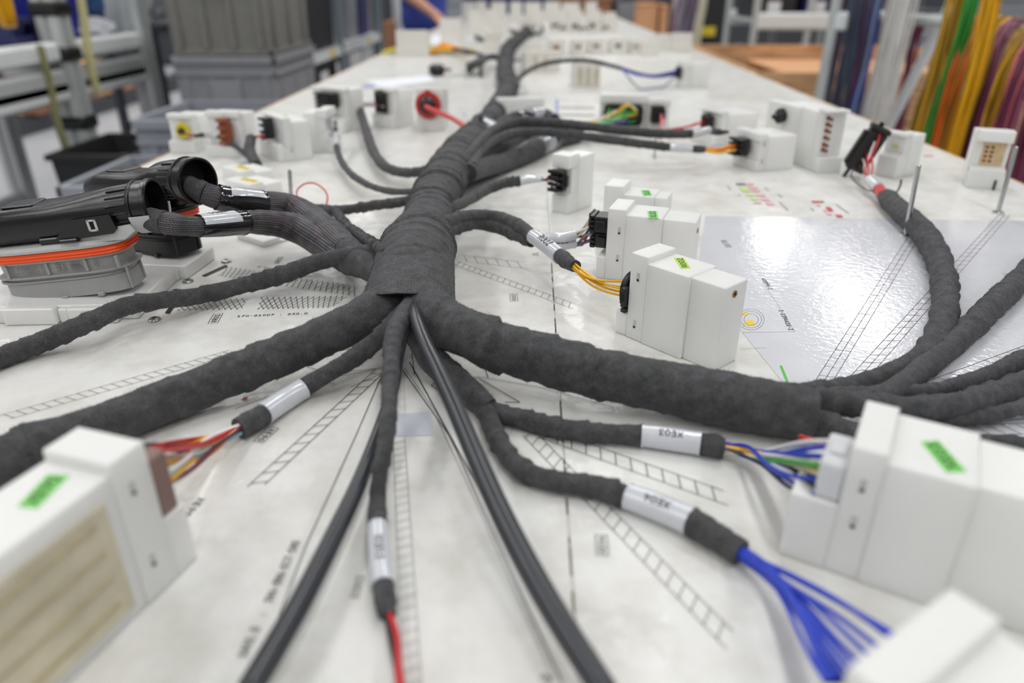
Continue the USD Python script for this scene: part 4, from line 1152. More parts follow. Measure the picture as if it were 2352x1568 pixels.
def plug(h, label, zc, hh, w, d, mat_='black_plastic', kind='box', off=0.0, group=None, name='connector'):
    """A cable connector pushed into the front of block h (its own top-level thing)."""
    c = h.t.M @ np.array([0, (h.ya + h.yb) / 2 + off, zc, 1])
    yaw = math.degrees(math.atan2(h.t.M[1, 0], h.t.M[0, 0]))
    t = Thing(name, label, 'connector', c[:3], yaw, group)
    if kind == 'box':
        t.part('housing', bx(-d, -0.0002, -w / 2, w / 2, -hh / 2, hh / 2, 0.0012), mat_)
        t.part('latch', bx(-d * 0.9, -d * 0.15, -w * 0.2, w * 0.2, hh / 2, hh / 2 + 0.003, 0.0008), mat_)
        for k in range(3):
            t.part('cavity', bx(-d - 0.0004, -d + 0.001, -w * 0.42 + k * w * 0.29, -w * 0.42 + k * w * 0.29 + w * 0.22, -hh * 0.34, hh * 0.34, 0.0003), 'hole')
        t.part('flange', bx(-d * 0.5, -d * 0.35, -w / 2 - 0.0015, w / 2 + 0.0015, -hh / 2 - 0.001, hh / 2 + 0.001, 0.0006), mat_)
    elif kind == 'comb':
        t.part('housing', bx(-d, -0.0002, -w / 2, w / 2, -hh / 2, hh / 2, 0.001), mat_)
        for k in range(4):
            z = -hh * 0.45 + k * hh * 0.3
            t.part('rib', cat(bx(-d - 0.004, -d, -w * 0.48, w * 0.48, z - 0.0012, z + 0.0012, 0.0004), bx(-d - 0.0055, -d - 0.0038, -w * 0.3, w * 0.5, z - 0.002, z + 0.002, 0.0004)), mat_)
        t.part('latch', bx(-d * 0.8, -d * 0.2, -w / 2 - 0.003, -w / 2, -hh * 0.3, hh * 0.3, 0.0006), mat_)
    elif kind == 'round':
        t.part('flange', rev([(0, -d), (w * 0.38, -d), (w * 0.5, -d * 0.8), (w * 0.5, -d * 0.5), (w * 0.42, -d * 0.4), (w * 0.42, -0.0002), (0, -0.0002)], 36, 'x'), mat_)
        t.part('cable_boot', rev([(0, -d - 0.006), (w * 0.16, -d - 0.006), (w * 0.24, -d - 0.0001), (0, -d - 0.0001)], 24, 'x'), 'black_plastic')
        t.part('latch', bx(-d * 0.9, -d * 0.1, -w * 0.1, w * 0.1, w * 0.42, w * 0.55, 0.0006), mat_)
    elif kind == 'small':
        t.part('housing', bx(-d, -0.0002, -w / 2, w / 2, -hh / 2, hh / 2, 0.001), mat_)
        t.part('latch', bx(-d * 0.8, -d * 0.2, -w * 0.2, w * 0.2, hh / 2, hh / 2 + 0.0015, 0.0004), mat_)
        t.part('cavity', bx(-d - 0.0003, -d + 0.0005, -w * 0.3, w * 0.3, -hh * 0.3, hh * 0.3, 0.0002), 'hole')
    return t


def world(h, p):
    return (h.t.M @ np.array([*p, 1.0]))[:3]


WIRE_ENDS = {}

mat('stain_pale', (206, 180, 142), 0.6, 0.2, 120.0)
mat('slot_grey', (196, 195, 190), 0.5)
mat('glue_olive', (176, 164, 130), 0.6, 0.25, 120.0)
# --- R002: nearest sharp block right of the trunk
R = Holder('sharp white fixture block with lime label R002 and a brass screw, right of the trunk', P(1473, 788), -46.5, 0.0302, 1, T=0.0148, H=0.0643, L1=0.0337, H1=0.060, L2=0.0259, H2=0.0592, foot=None)
# the plate stands in front of x = 0 here, so shift the frame: x = 0 is the plate's rear face in the measurement
R.t.x.GetOrderedXformOps()[0].Set(Gf.Matrix4d(*(trimesh.transformations.translation_matrix(R.t.M[:3, :3] @ np.array([-0.0148, 0, 0])) @ R.t.M).T.ravel().tolist()))
R.t.M = trimesh.transformations.translation_matrix(R.t.M[:3, :3] @ np.array([-0.0148, 0, 0])) @ R.t.M
R.t.part('foot', bx(-0.0105, -0.0002, 0.0, 0.0302, 0.0002, 0.0182, 0.001), 'acetal')
R.slots((0.0105, 0.046), 0.0075)
R.t.MI = np.linalg.inv(R.t.M)
R.sticker_at('R002', [(1586, 616), (1570, 592), (1548, 593), (1564, 617)], 0.060, 'lime_label')
R.screw(0.0745, 0.013, 0.0525, (1, 0, 0))
c = R.t.M @ np.array([0.0, 0.013, 0.0315, 1])
t = Thing('connector', 'black round-flanged connector with side latch plugged into block R002', 'connector', c[:3], -46.5)
t.part('flange', loft([(-0.0085, 0, 0, 0.0125, 0.0135, 2.3), (-0.0075, 0, 0, 0.0137, 0.0147, 2.3), (-0.0045, 0, 0, 0.0137, 0.0147, 2.3), (-0.0036, 0, 0, 0.0128, 0.0138, 2.3), (-0.0035, 0, 0, 0.011, 0.0118, 2.3), (-0.0002, 0, 0, 0.011, 0.0118, 2.3)], 48), 'black_plastic', 40)
t.part('cable_seal', loft([(-0.0105, 0, 0, 0.0085, 0.0095, 2.4), (-0.0086, 0, 0, 0.0095, 0.0105, 2.4)], 36), 'black_plastic', 40)
t.part('latch', cat(bx(-0.0042, -0.0004, -0.0165, -0.011, -0.0085, 0.0065, 0.0006), bx(-0.005, -0.0042, -0.0162, -0.0118, -0.006, 0.0035, 0.0003)), 'black_plastic')
t.part('latch_window', bx(-0.0034, -0.0012, -0.0168, -0.0163, -0.004, 0.003, 0.0002), 'hole')
t.part('lower_rail', bx(-0.0045, -0.0003, -0.0155, -0.0115, -0.0128, -0.0095, 0.0005), 'black_plastic')
WIRE_ENDS['R002'] = [(t.M @ np.array([-0.0105, y, z, 1]))[:3] for y, z in ((-0.004, 0.006), (0.002, 0.005), (-0.005, 0.0), (0.003, -0.001), (-0.003, -0.006), (0.001, -0.004))]

# --- XL02 and XL01
zz = 0.0625
o2 = P(1405, 470, zz) - [0, 0, zz]
X2 = Holder('white fixture block with green label XL02 and a tall slotted front plate', o2, -19.0, 0.034, 1, T=0.0155, H=zz, L1=0.0300, H1=0.0585, L2=0.027, H2=0.0575, foot=(0.0075, 0.02))
# measured corner is the far front one: move the block so that its near front corner is the origin
d = X2.t.M[:3, :3] @ np.array([0, -0.012, 0])
X2.t.M = trimesh.transformations.translation_matrix(d) @ X2.t.M
X2.t.x.GetOrderedXformOps()[0].Set(Gf.Matrix4d(*X2.t.M.T.ravel().tolist()))
X2.slots((0.0185, 0.0425), 0.0105)
X2.t.MI = np.linalg.inv(X2.t.M)
X2.sticker_at('XL02', [(1512, 502), (1508.6, 485), (1487, 485), (1490, 501)], 0.0585)
X2.screw(0.0725, 0.012, 0.048, (1, 0, 0))
for k, (zc, lab) in enumerate(((0.031, 'black ribbed connector low on block XL02'), (0.0465, 'black ribbed connector high on block XL02'))):
    t = plug(X2, lab, zc, 0.0135, 0.02, 0.0125, kind='comb', off=0.002 - 0.006 * k)
    WIRE_ENDS[f'XL02{k}'] = [(t.M @ np.array([-0.017, y, z, 1]))[:3] for y, z in ((-0.006, 0.003), (0.0, 0.004), (0.004, 0.002), (-0.004, -0.003), (0.002, -0.003))]
o1 = P(1388, 432, 0.0565) - [0, 0, 0.0565]
X1 = Holder('white fixture block with green label XL01 just behind block XL02', o1, -21.0, 0.03, 1, T=0.0185, H=0.0595, L1=0.029, H1=0.0525, L2=0.012, H2=0.052, foot=(0.006, 0.02))
X1.sticker_at('XL01', [(1498, 449), (1492, 437), (1472, 437), (1477.4, 450)], 0.0525)

# --- large blurred block at the right, with the white connector and the green label
RB = Holder('large blurred white fixture block with green label at the right edge', P(1966, 1333), -29.0, 0.042, 1, T=0.0135, H=0.0644, L1=0.031, H1=0.0612, L2=0.075, H2=0.0605, foot=(0.019, 0.0341))
RB.t.M = trimesh.transformations.translation_matrix(RB.t.M[:3, :3] @ np.array([-0.0135, 0, 0])) @ RB.t.M
RB.t.x.GetOrderedXformOps()[0].Set(Gf.Matrix4d(*RB.t.M.T.ravel().tolist()))
RB.slots((0.027, 0.0455), 0.007)
RB.t.MI = np.linalg.inv(RB.t.M)
RB.sticker_at('XE03', [(2220, 1083), (2155, 1012), (2115, 1015), (2175, 1086)], 0.0612)
t = plug(RB, 'natural white connector with blue and white wires on the large right block', 0.0435, 0.0175, 0.026, 0.0105, 'natural_plastic', kind='small', off=-0.006)
WIRE_ENDS['XE03'] = [(t.M @ np.array([-0.011, y, z, 1]))[:3] for y, z in ((0.008, 0.006), (0.003, 0.006), (-0.003, 0.005), (-0.009, 0.004), (0.006, -0.001), (0.0, -0.001), (-0.006, -0.002), (-0.010, -0.006), (0.003, -0.006), (-0.004, -0.006))]

# --- block at the lower right corner, mostly outside the frame
zz = 0.07
o = P(1948, 1528, zz) - [0, 0, zz]
BR = Holder('very blurred white fixture block cut off by the lower right corner', o, -55.0, 0.05, 1, T=0.0145, H=zz, L1=0.05, H1=0.0655, foot=None)

# --- large blurred block at the left with the brown connector
zz = 0.070
f_near = P(330, 1011, zz) - [0, 0, zz]
LB = Holder('large blurred white fixture block with green label at the lower left', f_near, -107.0, 0.0325, -1, T=0.0175, H=zz, L1=0.09, H1=0.0655, foot=(0.012, 0.031), inset=0.0012)
LB.slots((0.0165, 0.0525), 0.0105, side=1)
LB.sticker_at('XE90', [(85, 1168), (160, 1092), (110, 1090), (40, 1163)], 0.0655)
LB.t.part('side_cladding', bx(0.0235, 0.106, -0.0007, 0.0006, 0.006, 0.0575, 0.001), 'glue_cream', label='yellowed glue-covered side of the block')
for k in range(4):
    LB.t.part('glue_bead', tube([(0.03, 0.0008, 0.014 + 0.0125 * k), (0.05, 0.0010, 0.0135 + 0.0125 * k), (0.075, 0.0010, 0.0135 + 0.0124 * k), (0.105, 0.0008, 0.0145 + 0.0122 * k)], 0.0007, 8, 0.004, rough=0.0006)[0], 'glue_olive', True, label='brown glue bead')
t = plug(LB, 'brown connector with coloured wires on the lower left block', 0.0455, 0.029, 0.0245, 0.0095, 'brown_plastic', kind='small', off=0.0035)
WIRE_ENDS['XE90'] = [(t.M @ np.array([-0.0095, y, z, 1]))[:3] for y, z in ((-0.008, 0.010), (-0.002, 0.009), (0.004, 0.010), (-0.006, 0.002), (0.002, 0.003), (0.006, 0.0), (-0.004, -0.006), (0.004, -0.007))]

# --- middle distance, left
def front(label, A, B, Htop, T=0.014, L1=0.03, L2=0.0, window=None, foot=(0.007, 0.018), lip=0.0, H=None, **kw):
    o, yaw, W = from_front(A, B)
    H = H or height_at((A[0] + B[0]) / 2, (A[1] + B[1]) / 2, Htop)
    return Holder(label, o, yaw, W, -1, T=T, H=H, L1=L1, L2=L2, window=window, foot=foot, lip=lip, **kw)


M1 = front('white fixture block with a yellow ringed round connector, leftmost of the left row', (398, 350), (456, 352), 262, L1=0.04, window=(0.02, 0.05, 0))
plug(M1, 'round yellow ringed connector on the leftmost block', 0.033, 0.02, 0.022, 0.006, 'yellow_plastic', 'round', -0.004)
M1.sticker('', 0.02, 0.026, -0.03, -0.018)
M2 = front('white fixture block with a brown connector, second from the left', (486, 356), (560, 360), 256, L1=0.03, window=(0.015, 0.055, 0), foot=(0.012, 0.016))
plug(M2, 'rust brown connector on the second block from the left', 0.037, 0.036, 0.016, 0.008, 'rust_plastic', 'comb', -0.006)
M2.sticker('', 0.018, 0.024, -0.036, -0.022)
M3 = front('white fixture block with a grey and black connector and red wires, behind the braided sleeves', (614, 352), (658, 372), 268, L1=0.026, window=(0.02, 0.06, 0), foot=(0.01, 0.024))
p3 = plug(M3, 'black and grey ribbed connector with red wires on the third block from the left', 0.043, 0.03, 0.015, 0.012, 'black_plastic', 'comb')
M3.sticker('', 0.026, 0.034, -0.02, -0.008)
M3.slots((0.014,), 0.01, side=-1)
M4 = front('white fixture block with a small cream connector and thin taped lead', (758, 351), (779, 337), 248, T=0.016, L1=0.020, foot=(0.006, 0.022), window=(0.03, 0.05, 0))
p4 = plug(M4, 'small cream connector on the block beside the thin taped lead', 0.039, 0.014, 0.014, 0.006, 'natural_plastic', 'small')
M5 = front('tall white fixture block with a black connector and green wire, partly hidden', (724, 296), (800, 304), 200, L1=0.035, window=(0.025, 0.065, 0), foot=(0.012, 0.022))
p5 = plug(M5, 'black connector with green and red wires on the partly hidden block', 0.052, 0.024, 0.04, 0.012, 'black_plastic', 'comb', -0.004)
M6 = front('white fixture block with a square black connector in its front', (860, 289), (908, 296), 202, L1=0.035, window=(0.024, 0.06, 0), foot=(0.004, 0.02))
p6 = plug(M6, 'square black multi-way connector in the block left of the red one', 0.043, 0.034, 0.026, 0.006, 'black_plastic', 'box', 0.002)
M7 = front('white fixture block with a red ringed round connector', (958, 299), (1022, 300), 203, L1=0.03, window=None, foot=(0.004, 0.02))
p7 = plug(M7, 'large red ringed round connector with a red cable', 0.043, 0.04, 0.044, 0.009, 'red_plastic', 'round', 0.002)
t = Thing('connector_collar', 'black collar inside the red ringed connector', 'connector', world(M7, (-0.0095, (M7.ya + M7.yb) / 2 + 0.002, 0.043)), math.degrees(math.atan2(M7.t.M[1, 0], M7.t.M[0, 0])))
t.part('collar', rev([(0, -0.008), (0.009, -0.008), (0.0145, -0.0), (0.0145, 0.0004), (0, 0.0004)], 32, 'x'), 'black_plastic')
M7.sticker('', 0.018, 0.024, -0.03, -0.018)
for lab, A, B, top, L1, txt in (('low white block with a small yellow label, behind the rear black connector', (513, 410), (556, 424), 388, 0.026, '601'),
                                ('low white block with a wide yellow label, beside the clear sleeve', (520, 447), (578, 461), 418, 0.026, '601'),
                                ('low white block half hidden under the braided sleeves', (545, 549), (607, 569), 545, 0.04, '')):
    h = front(lab, A, B, top, T=0.02, L1=L1, foot=None)
    if txt:
        h.sticker(txt, 0.01, 0.019, -h.W * 0.9, -h.W * 0.3, 'yellow_label', z=h.H)
# --- middle distance, centre and right
M8 = front('low white fixture block behind the trunk with a clear plastic clip', (1144, 288), (1250, 286), 232, L1=0.035, foot=None, H=0.046)
M9 = front('wide white fixture block holding the multi-coloured wire connector', (1376, 300), (1482, 302), 218, L1=0.05, window=(0.006, 0.046, 0), foot=None)
t = Thing('connector', 'wide black rectangular connector frame full of green and yellow wires', 'connector', world(M9, (-0.0002, (M9.ya + M9.yb) / 2, 0.028)), math.degrees(math.atan2(M9.t.M[1, 0], M9.t.M[0, 0])))
fr = m3.Manifold.batch_hull([m3.Manifold.cylinder(0.012, 0.007, 0.007, 20).translate([sx * 0.026, sy * 0.0095, 0]) for sx in (-1, 1) for sy in (-1, 1)]) - m3.Manifold.batch_hull([m3.Manifold.cylinder(0.02, 0.005, 0.005, 20).translate([sx * 0.0255, sy * 0.0085, 0.003]) for sx in (-1, 1) for sy in (-1, 1)])
q = fr.rotate([90, 0, -90]).to_mesh()
t.part('frame', trimesh.Trimesh(np.array(q.vert_properties)[:, :3], np.array(q.tri_verts), process=False), 'black_plastic', 30)
WIRE_ENDS['multi'] = [(t.M @ np.array([-0.008, y, z, 1]))[:3] for y in (-0.02, -0.013, -0.006, 0.001, 0.008, 0.015, 0.02) for z in (-0.008, 0.0, 0.008)]
M10 = front('white fixture block with a small black connector and pink wire, right of the multi-coloured one', (1484, 303), (1536, 302), 228, L1=0.045, window=(0.012, 0.044, 0), foot=None)
p10 = plug(M10, 'small black connector with a pink wire right of the multi-coloured one', 0.03, 0.026, 0.022, 0.008, 'black_plastic', 'comb', 0.004)
M11 = front('white fixture block with a red-wired black connector behind the two long taped leads', (1600, 322), (1650, 337), 252, L1=0.055, window=(0.02, 0.05, 0), foot=(0.012, 0.016), lip=0.004)
p11 = plug(M11, 'black connector with thin red wires behind the two long taped leads', 0.034, 0.02, 0.022, 0.01, 'black_plastic', 'box')
M12 = front('tall white fixture block with a curved black hook-shaped connector', (1748, 346), (1834, 378), 240, L1=0.05, foot=None)
p12 = plug(M12, 'curved black connector on the tall block behind the yellow-wired one', 0.058, 0.022, 0.02, 0.012, 'black_plastic', 'round', 0.004)
M13 = front('tallest white fixture block with a column of rusty contact holes', (1868, 395), (1922, 393), 252, L1=0.045, L2=0.0, window=(0.02, 0.078, 0), foot=(0.008, 0.02), lip=0.006)
for k, z in enumerate((0.07, 0.062, 0.054, 0.045, 0.036, 0.029)):
    M13.t.part('rusty_contact', cat(cyl((0.0036, -0.0095, z), (0.0022, -0.0095, z), 0.0030, n=12), cyl((0.0036, -0.0145, z - 0.002), (0.0022, -0.0145, z - 0.002), 0.0023, n=12)), 'rust', label='rusty brown contact spot')
M14 = front('squat white fixture block with a black connector on yellow wires', (1680, 375), (1735, 395), 308, L1=0.045, window=(0.014, 0.04, 0), foot=None, H=0.05)
p14 = plug(M14, 'black winged connector on the yellow wires', 0.029, 0.022, 0.026, 0.012, 'black_plastic', 'comb', 0.004)
WIRE_ENDS['yellow'] = [(p14.M @ np.array([-0.017, y, z, 1]))[:3] for y, z in ((0.006, 0.002), (0.002, -0.001), (-0.003, 0.002), (-0.006, -0.003))]
M14.slots((0.012, 0.035), 0.008, side=-1)
M15 = front('white fixture block with a cream socket, right of the loose black connector', (2014, 400), (2060, 410), 304, L1=0.02, L2=0.012, window=(0.03, 0.052, 0), foot=(0.006, 0.028), T=0.016)
M15.t.part('socket', bx(0.0022, 0.0034, -0.02, -0.01, 0.036, 0.042, 0.0004), 'wire_cream', label='cream socket')
M16 = front('white fixture block with a stained brown recess, rightmost on the board', (2216, 427), (2296, 434), 300, L1=0.03, window=(0.026, 0.056, 0), foot=(0.008, 0.024), lip=0.004)
M16.t.part('stain', bx(0.0024, 0.0036, -0.033, -0.008, 0.027, 0.055, 0.0004), 'stain_pale', label='brown stained patch')
for k in range(2):
    M16.t.part('contact_row', cat([bx(0.0016, 0.0026, -0.013 - 0.006 * k - 0.0018, -0.013 - 0.006 * k + 0.0018, 0.031 + 0.0055 * j, 0.034 + 0.0055 * j, 0.0003) for j in range(4)]), 'rust', label='row of dark rusty contacts', kind='stuff')
M16.t.part('pin', cyl((-0.0085, -0.03, 0.0), (-0.0085, -0.03, 0.012), 0.0015, n=12), 'black_plastic')
M16.slots((0.02,), 0.007, side=1)
M17 = front('white fixture block with a black comb connector right of the trunk', (1270, 484), (1308, 492), 354, T=0.016, L1=0.03, window=(0.022, 0.05, 0), foot=(0.003, 0.02), lip=0.004)
p17 = plug(M17, 'black comb-ribbed connector on thin taped lead right of the trunk', 0.037, 0.022, 0.018, 0.007, 'black_plastic', 'comb', 0.002)
M17.sticker('', 0.019, 0.024, -0.02, -0.012, 'lime_label')
WIRE_ENDS['comb'] = [(p17.M @ np.array([-0.011, y, z, 1]))[:3] for y, z in ((0.004, 0.008), (0.0, 0.003), (-0.003, -0.002), (0.002, -0.006))]

# --- loose black connector, standing at an angle on its wires
a, b = P(1938, 412, 0.004), P(1985, 322, 0.012)
c0 = P(1940, 405)
t = Thing('loose_connector', 'loose black multi-way connector standing tilted on red and white wires', 'connector', c0, -14.0)
Mx = trimesh.transformations.rotation_matrix(math.radians(23), [0, 1, 0])


def tilted(m):
    m.apply_transform(trimesh.transformations.translation_matrix([0.002, 0, 0.012]) @ Mx @ trimesh.transformations.translation_matrix([0, 0, 0.0]))
    return m


t.part('housing', tilted(bx(-0.005, 0.019, -0.009, 0.009, 0.0, 0.054, 0.0012)), 'black_plastic')
t.part('end_cap', tilted(bx(-0.006, 0.020, -0.0095, 0.0095, 0.0545, 0.061, 0.0012)), 'black_plastic')
t.part('latch', tilted(bx(-0.0095, -0.0053, -0.006, 0.006, 0.004, 0.05, 0.0008)), 'black_plastic')
t.part('prong', tilted(cat(bx(0.0, 0.004, -0.003, 0.003, -0.014, -0.0003, 0.0006), bx(0.002, 0.008, -0.002, 0.002, 0.061, 0.066, 0.0004))), 'black_plastic')
for k in range(4):
    t.part('cavity', tilted(bx(0.004, 0.012, -0.0098, -0.0088, 0.006 + k * 0.0125, 0.015 + k * 0.0125, 0.0003)), 'hole')
WIRE_ENDS['loose'] = [(t.M @ np.r_[(trimesh.transformations.translation_matrix([0.002, 0, 0.012]) @ Mx @ np.array([0.008, -0.0095, z, 1]))[:3], 1])[:3] for z in (0.01, 0.018, 0.026, 0.034, 0.042, 0.052)]


# --- steel pins and screws
def pin(label, base, top, r=0.0022, mat_='steel'):
    b = P(*base)
    h = height_at(base[0], base[1], top[1])
    t = Thing('steel_pin', label, 'pin', b)
    e = b + [0, 0, h]
    # lean so that the tip is seen at top
    tip = CAM + ray(*top) * ((e - CAM) @ fh / (ray(*top) @ fh))
    d = tip - b
    t.part('shaft', cyl((0, 0, 0.0005), d, r, n=20), mat_, 40)
    t.part('tip', cyl(d, d * 1.015, r, r * 0.6, n=20), mat_, 40)
    t.part('base_ring', cyl((0, 0, 0.0004), (0, 0, 0.0016), r * 2.6, r * 2.1, n=24), 'zinc', 40)


pin('upright steel pin beside the taped lead with the loose connector', (2080, 540), (2110, 380), 0.0024)
pin('upright steel pin in front of the rightmost white block', (2292, 488), (2334, 338), 0.0024)
pin('dark steel pin beside the thin red wire loop', (670, 472), (665, 390), 0.0022, 'zinc')
pin('short forked pin under the two long taped leads', (1503, 362), (1507, 305), 0.0014, 'zinc')


def flat_screw(label, px):
    t = Thing('screw', label, 'screw', P(*px))
    t.part('head', rev([(0, 0.0002), (0.0042, 0.0002), (0.0047, 0.0007), (0.0040, 0.0017), (0.0015, 0.0022), (0, 0.0022)], 28), 'zinc', 40)
    t.part('cross_slot', cat(bx(-0.0018, 0.0018, -0.0004, 0.0004, 0.0019, 0.00235, 0), bx(-0.0004, 0.0004, -0.0018, 0.0018, 0.0019, 0.00235, 0)), 'hole')


flat_screw('cross-head screw in front of the grey connector plate', (355, 735))
flat_screw('cross-head screw behind the taped lead, right of the grey connector', (404, 671))
flat_screw('shiny screw in front of the rear connector plate', (432, 647))
flat_screw('shiny screw right of the rear connector plate', (520, 601))

# --- far blocks: small and out of focus
FAR = [(912, 988, 128, 70), (1012, 1060, 104, 42), (1112, 1152, 118, 74), (1062, 1092, 48, 4), (1094, 1118, 47, 3), (1128, 1164, 46, 4), (1172, 1200, 50, 4), (1205, 1244, 48, 5), (1250, 1287, 48, 4), (1291, 1332, 45, 6), (1345, 1371, 43, 4),
       (1078, 1120, 76, 38), (1128, 1160, 84, 50), (1190, 1228, 80, 46), (1262, 1297, 74, 42), (1303, 1340, 76, 42), (1346, 1378, 74, 40), (1383, 1420, 74, 39),
       (1206, 1250, 132, 96), (1256, 1302, 128, 90), (1311, 1346, 126, 90), (1351, 1390, 123, 89), (1400, 1441, 123, 88), (1448, 1470, 124, 92), (1474, 1512, 128, 95), (1510, 1538, 116, 78), (1546, 1590, 120, 76),
       (1076, 1106, 61, 22), (1116, 1148, 60, 21), (1216, 1250, 61, 24), (1262, 1298, 58, 22), (1308, 1338, 58, 23), (1352, 1382, 57, 23), (1390, 1414, 59, 28)]
ORD = ('first', 'second', 'third', 'fourth', 'fifth', 'sixth', 'seventh', 'eighth', 'ninth')
MARKS = {(1256, 1302): 'rust', (1351, 1390): 'rust', (1262, 1297): 'ink', (1303, 1340): 'ink', (1346, 1378): 'ink', (1311, 1346): 'rust', (1400, 1441): 'ink', (1448, 1470): 'ink', (1190, 1228): 'ink'}
for i, (x0, x1, yb, yt) in enumerate(FAR):
    o, yaw, W = from_front((x0, yb), (x1, yb))
    H = height_at((x0 + x1) / 2, yb, yt)
    row, first, count = ('fourth farthest', 27, 7) if i > 26 else ('farthest', 3, 8) if yb < 60 and x0 > 1055 else ('second farthest', 11, 7) if 70 < yb < 90 else ('third farthest', 18, 9) if i > 17 else ('left', 0, 3)
    lab = ('wide T-shaped white bin with yellow feet at the far left board edge', 'round topped white fixture block in front of the person', 'white fixture block with a yellowish side left of the far trunk')[i] if i < 3 else f'small blurred white fixture block, {ORD[i - first]} from the left in the {row} row'
    h = Holder(lab, o, yaw, W * 0.96, -1, T=0.02, H=H, L1=0.05, H1=H * 0.94, foot=(0.012, H * 0.35), mat_='acetal_warm')
    m = MARKS.get((x0, x1))
    if m:
        h.t.part('contact_mark', bx(-0.0035, 0.001, -W * 0.62, -W * 0.3, H * 0.42, H * 0.62, 0.001), 'rust' if m == 'rust' else 'black_plastic')
for lab, A, B, top, m, n in (('pale block with stained front under the arched thin cable', (1310, 199), (1377, 200), 143, 'acetal_warm', 3), ('beige stained block behind the arched thin cable', (1206, 166), (1286, 164), 118, 'acetal_warm', 2)):
    h = front(lab, A, B, top, L1=0.03, foot=None, mat_=m)
    for k in range(n):
        h.t.part('stained_strip', bx(-0.0012, 0.0005, -h.W * (0.25 + 0.28 * k) - 0.01, -h.W * (0.25 + 0.28 * k), 0.006, h.H * 0.8, 0.0004), 'glue_cream', label='brownish stained strip')
h = front('white block at the end of the blue wires, far right of the board', (1549, 198), (1566, 203), 140, T=0.02, L1=0.05, foot=None, window=(0.02, 0.045, 0))
MB = h
pb = plug(h, 'dark connector on blue wires at the far right white block', 0.034, 0.024, 0.02, 0.008, 'black_plastic', 'box')
h = front('flat pale grey block beside the loose black plug', (1036, 178), (1064, 178), 160, T=0.02, L1=0.04, foot=None)
c = P(1005, 174)
t = Thing('loose_plug', 'loose black square plug lying left of the far trunk', 'connector', c, 20)
t.part('housing', bx(-0.018, 0.018, -0.015, 0.015, 0.0003, 0.03, 0.006), 'black_plastic')
t.part('collar', bx(-0.022, -0.0182, -0.012, 0.012, 0.004, 0.026, 0.003), 'black_plastic')
t.part('lead', tube(spline([(0.017, 0, 0.016), (0.05, 0.005, 0.012), (0.075, -0.005, 0.006)], 10)[0], 0.004, 8)[0], 'wire_brown', True)
c = P(1034, 126)
t = Thing('wire_coil', 'small orange wire bunch on the far left of the board', 'wire', c)
for k in range(5):
    t.part('strand', tube(spline([(-0.09 + 0.01 * k, 0.01 * k, 0.004), (-0.03, -0.02 + 0.012 * k, 0.018 + 0.004 * k), (0.04, 0.012 * k - 0.01, 0.016), (0.1 - 0.012 * k, 0.008 * k, 0.004)], 8)[0], 0.006, 8)[0], 'wire_orange' if k % 2 else 'wire_yellow', True)
c = P(935, 122)
t = Thing('wire_coil', 'yellow green wire bunch under the far left white block', 'wire', c)
for k in range(4):
    t.part('strand', tube(spline([(-0.08, -0.06 + 0.02 * k, 0.005), (0.0, -0.03 + 0.01 * k, 0.02), (0.1, 0.02 + 0.012 * k, 0.012), (0.25, 0.03 + 0.008 * k, 0.005)], 8)[0], 0.006, 8)[0], 'yellow_plastic', True)
for lab, c4 in (('loose white paper sheet left of the far trunk', [(840, 186), (985, 172), (1000, 186), (880, 203)]), ('loose white paper sheet on the board left of the far white blocks', [(985, 84), (1030, 70), (1060, 112), (960, 112)])):
    v = np.array([P(*q, 0.0018) for q in c4])
    single('paper_sheet', trimesh.Trimesh(np.vstack([v, v - [0, 0, 0.0008]]), [[0, 2, 1], [0, 3, 2], [4, 5, 6], [4, 6, 7]] + [x for i in range(4) for x in ([i, (i + 1) % 4, (i + 1) % 4 + 4], [i, (i + 1) % 4 + 4, i + 4])], process=False), 'white_paper', lab, 'paper', smooth=False)
v = np.array([P(566, 322), P(612, 322)])
t = Thing('paper_slip', 'white paper slip leaning behind the third block from the left', 'paper', P(585, 330))
t.part('paper', bx(-0.02, 0.022, 0.0, 0.0006, 0.0005, 0.042, 0.0002), 'white_paper')
# ---------------------------------------------------------------- the wiring harness: one thing, its branches are parts, sleeves and wires sub-parts
HARN = Thing('wiring_harness', 'large black cloth-taped wiring harness with many branches lying along the middle of the board', 'wiring harness', P(938, 700))
LINT = []


def path3(ctrl, lift=0.0012):
    """(x, y, width px[, z]) controls to 3-D points and radii; without z the cable rests on the board."""
    p, r = [], []
    for c in ctrl:
        if len(c) > 3 and c[3] is not None:
            q = P(c[0], c[1], c[3])
            rr = c[2] / 2 * depth(q) / F
        else:
            z = 0.01
            for _ in range(6):
                q = P(c[0], c[1], z)
                rr = c[2] / 2 * depth(q) / F
                z = rr + lift
            q = P(c[0], c[1], z)
        p.append(q)
        r.append(rr)
    s, at = spline(np.c_[np.array(p), np.array(r)], 26)
    return s[:, :3], np.maximum(s[:, 3], 0.0004), at


def cut(path, i0, i1):
    p, r, at = path
    k = (at >= i0 - 1e-6) & (at <= i1 + 1e-6)
    return p[k], r[k]


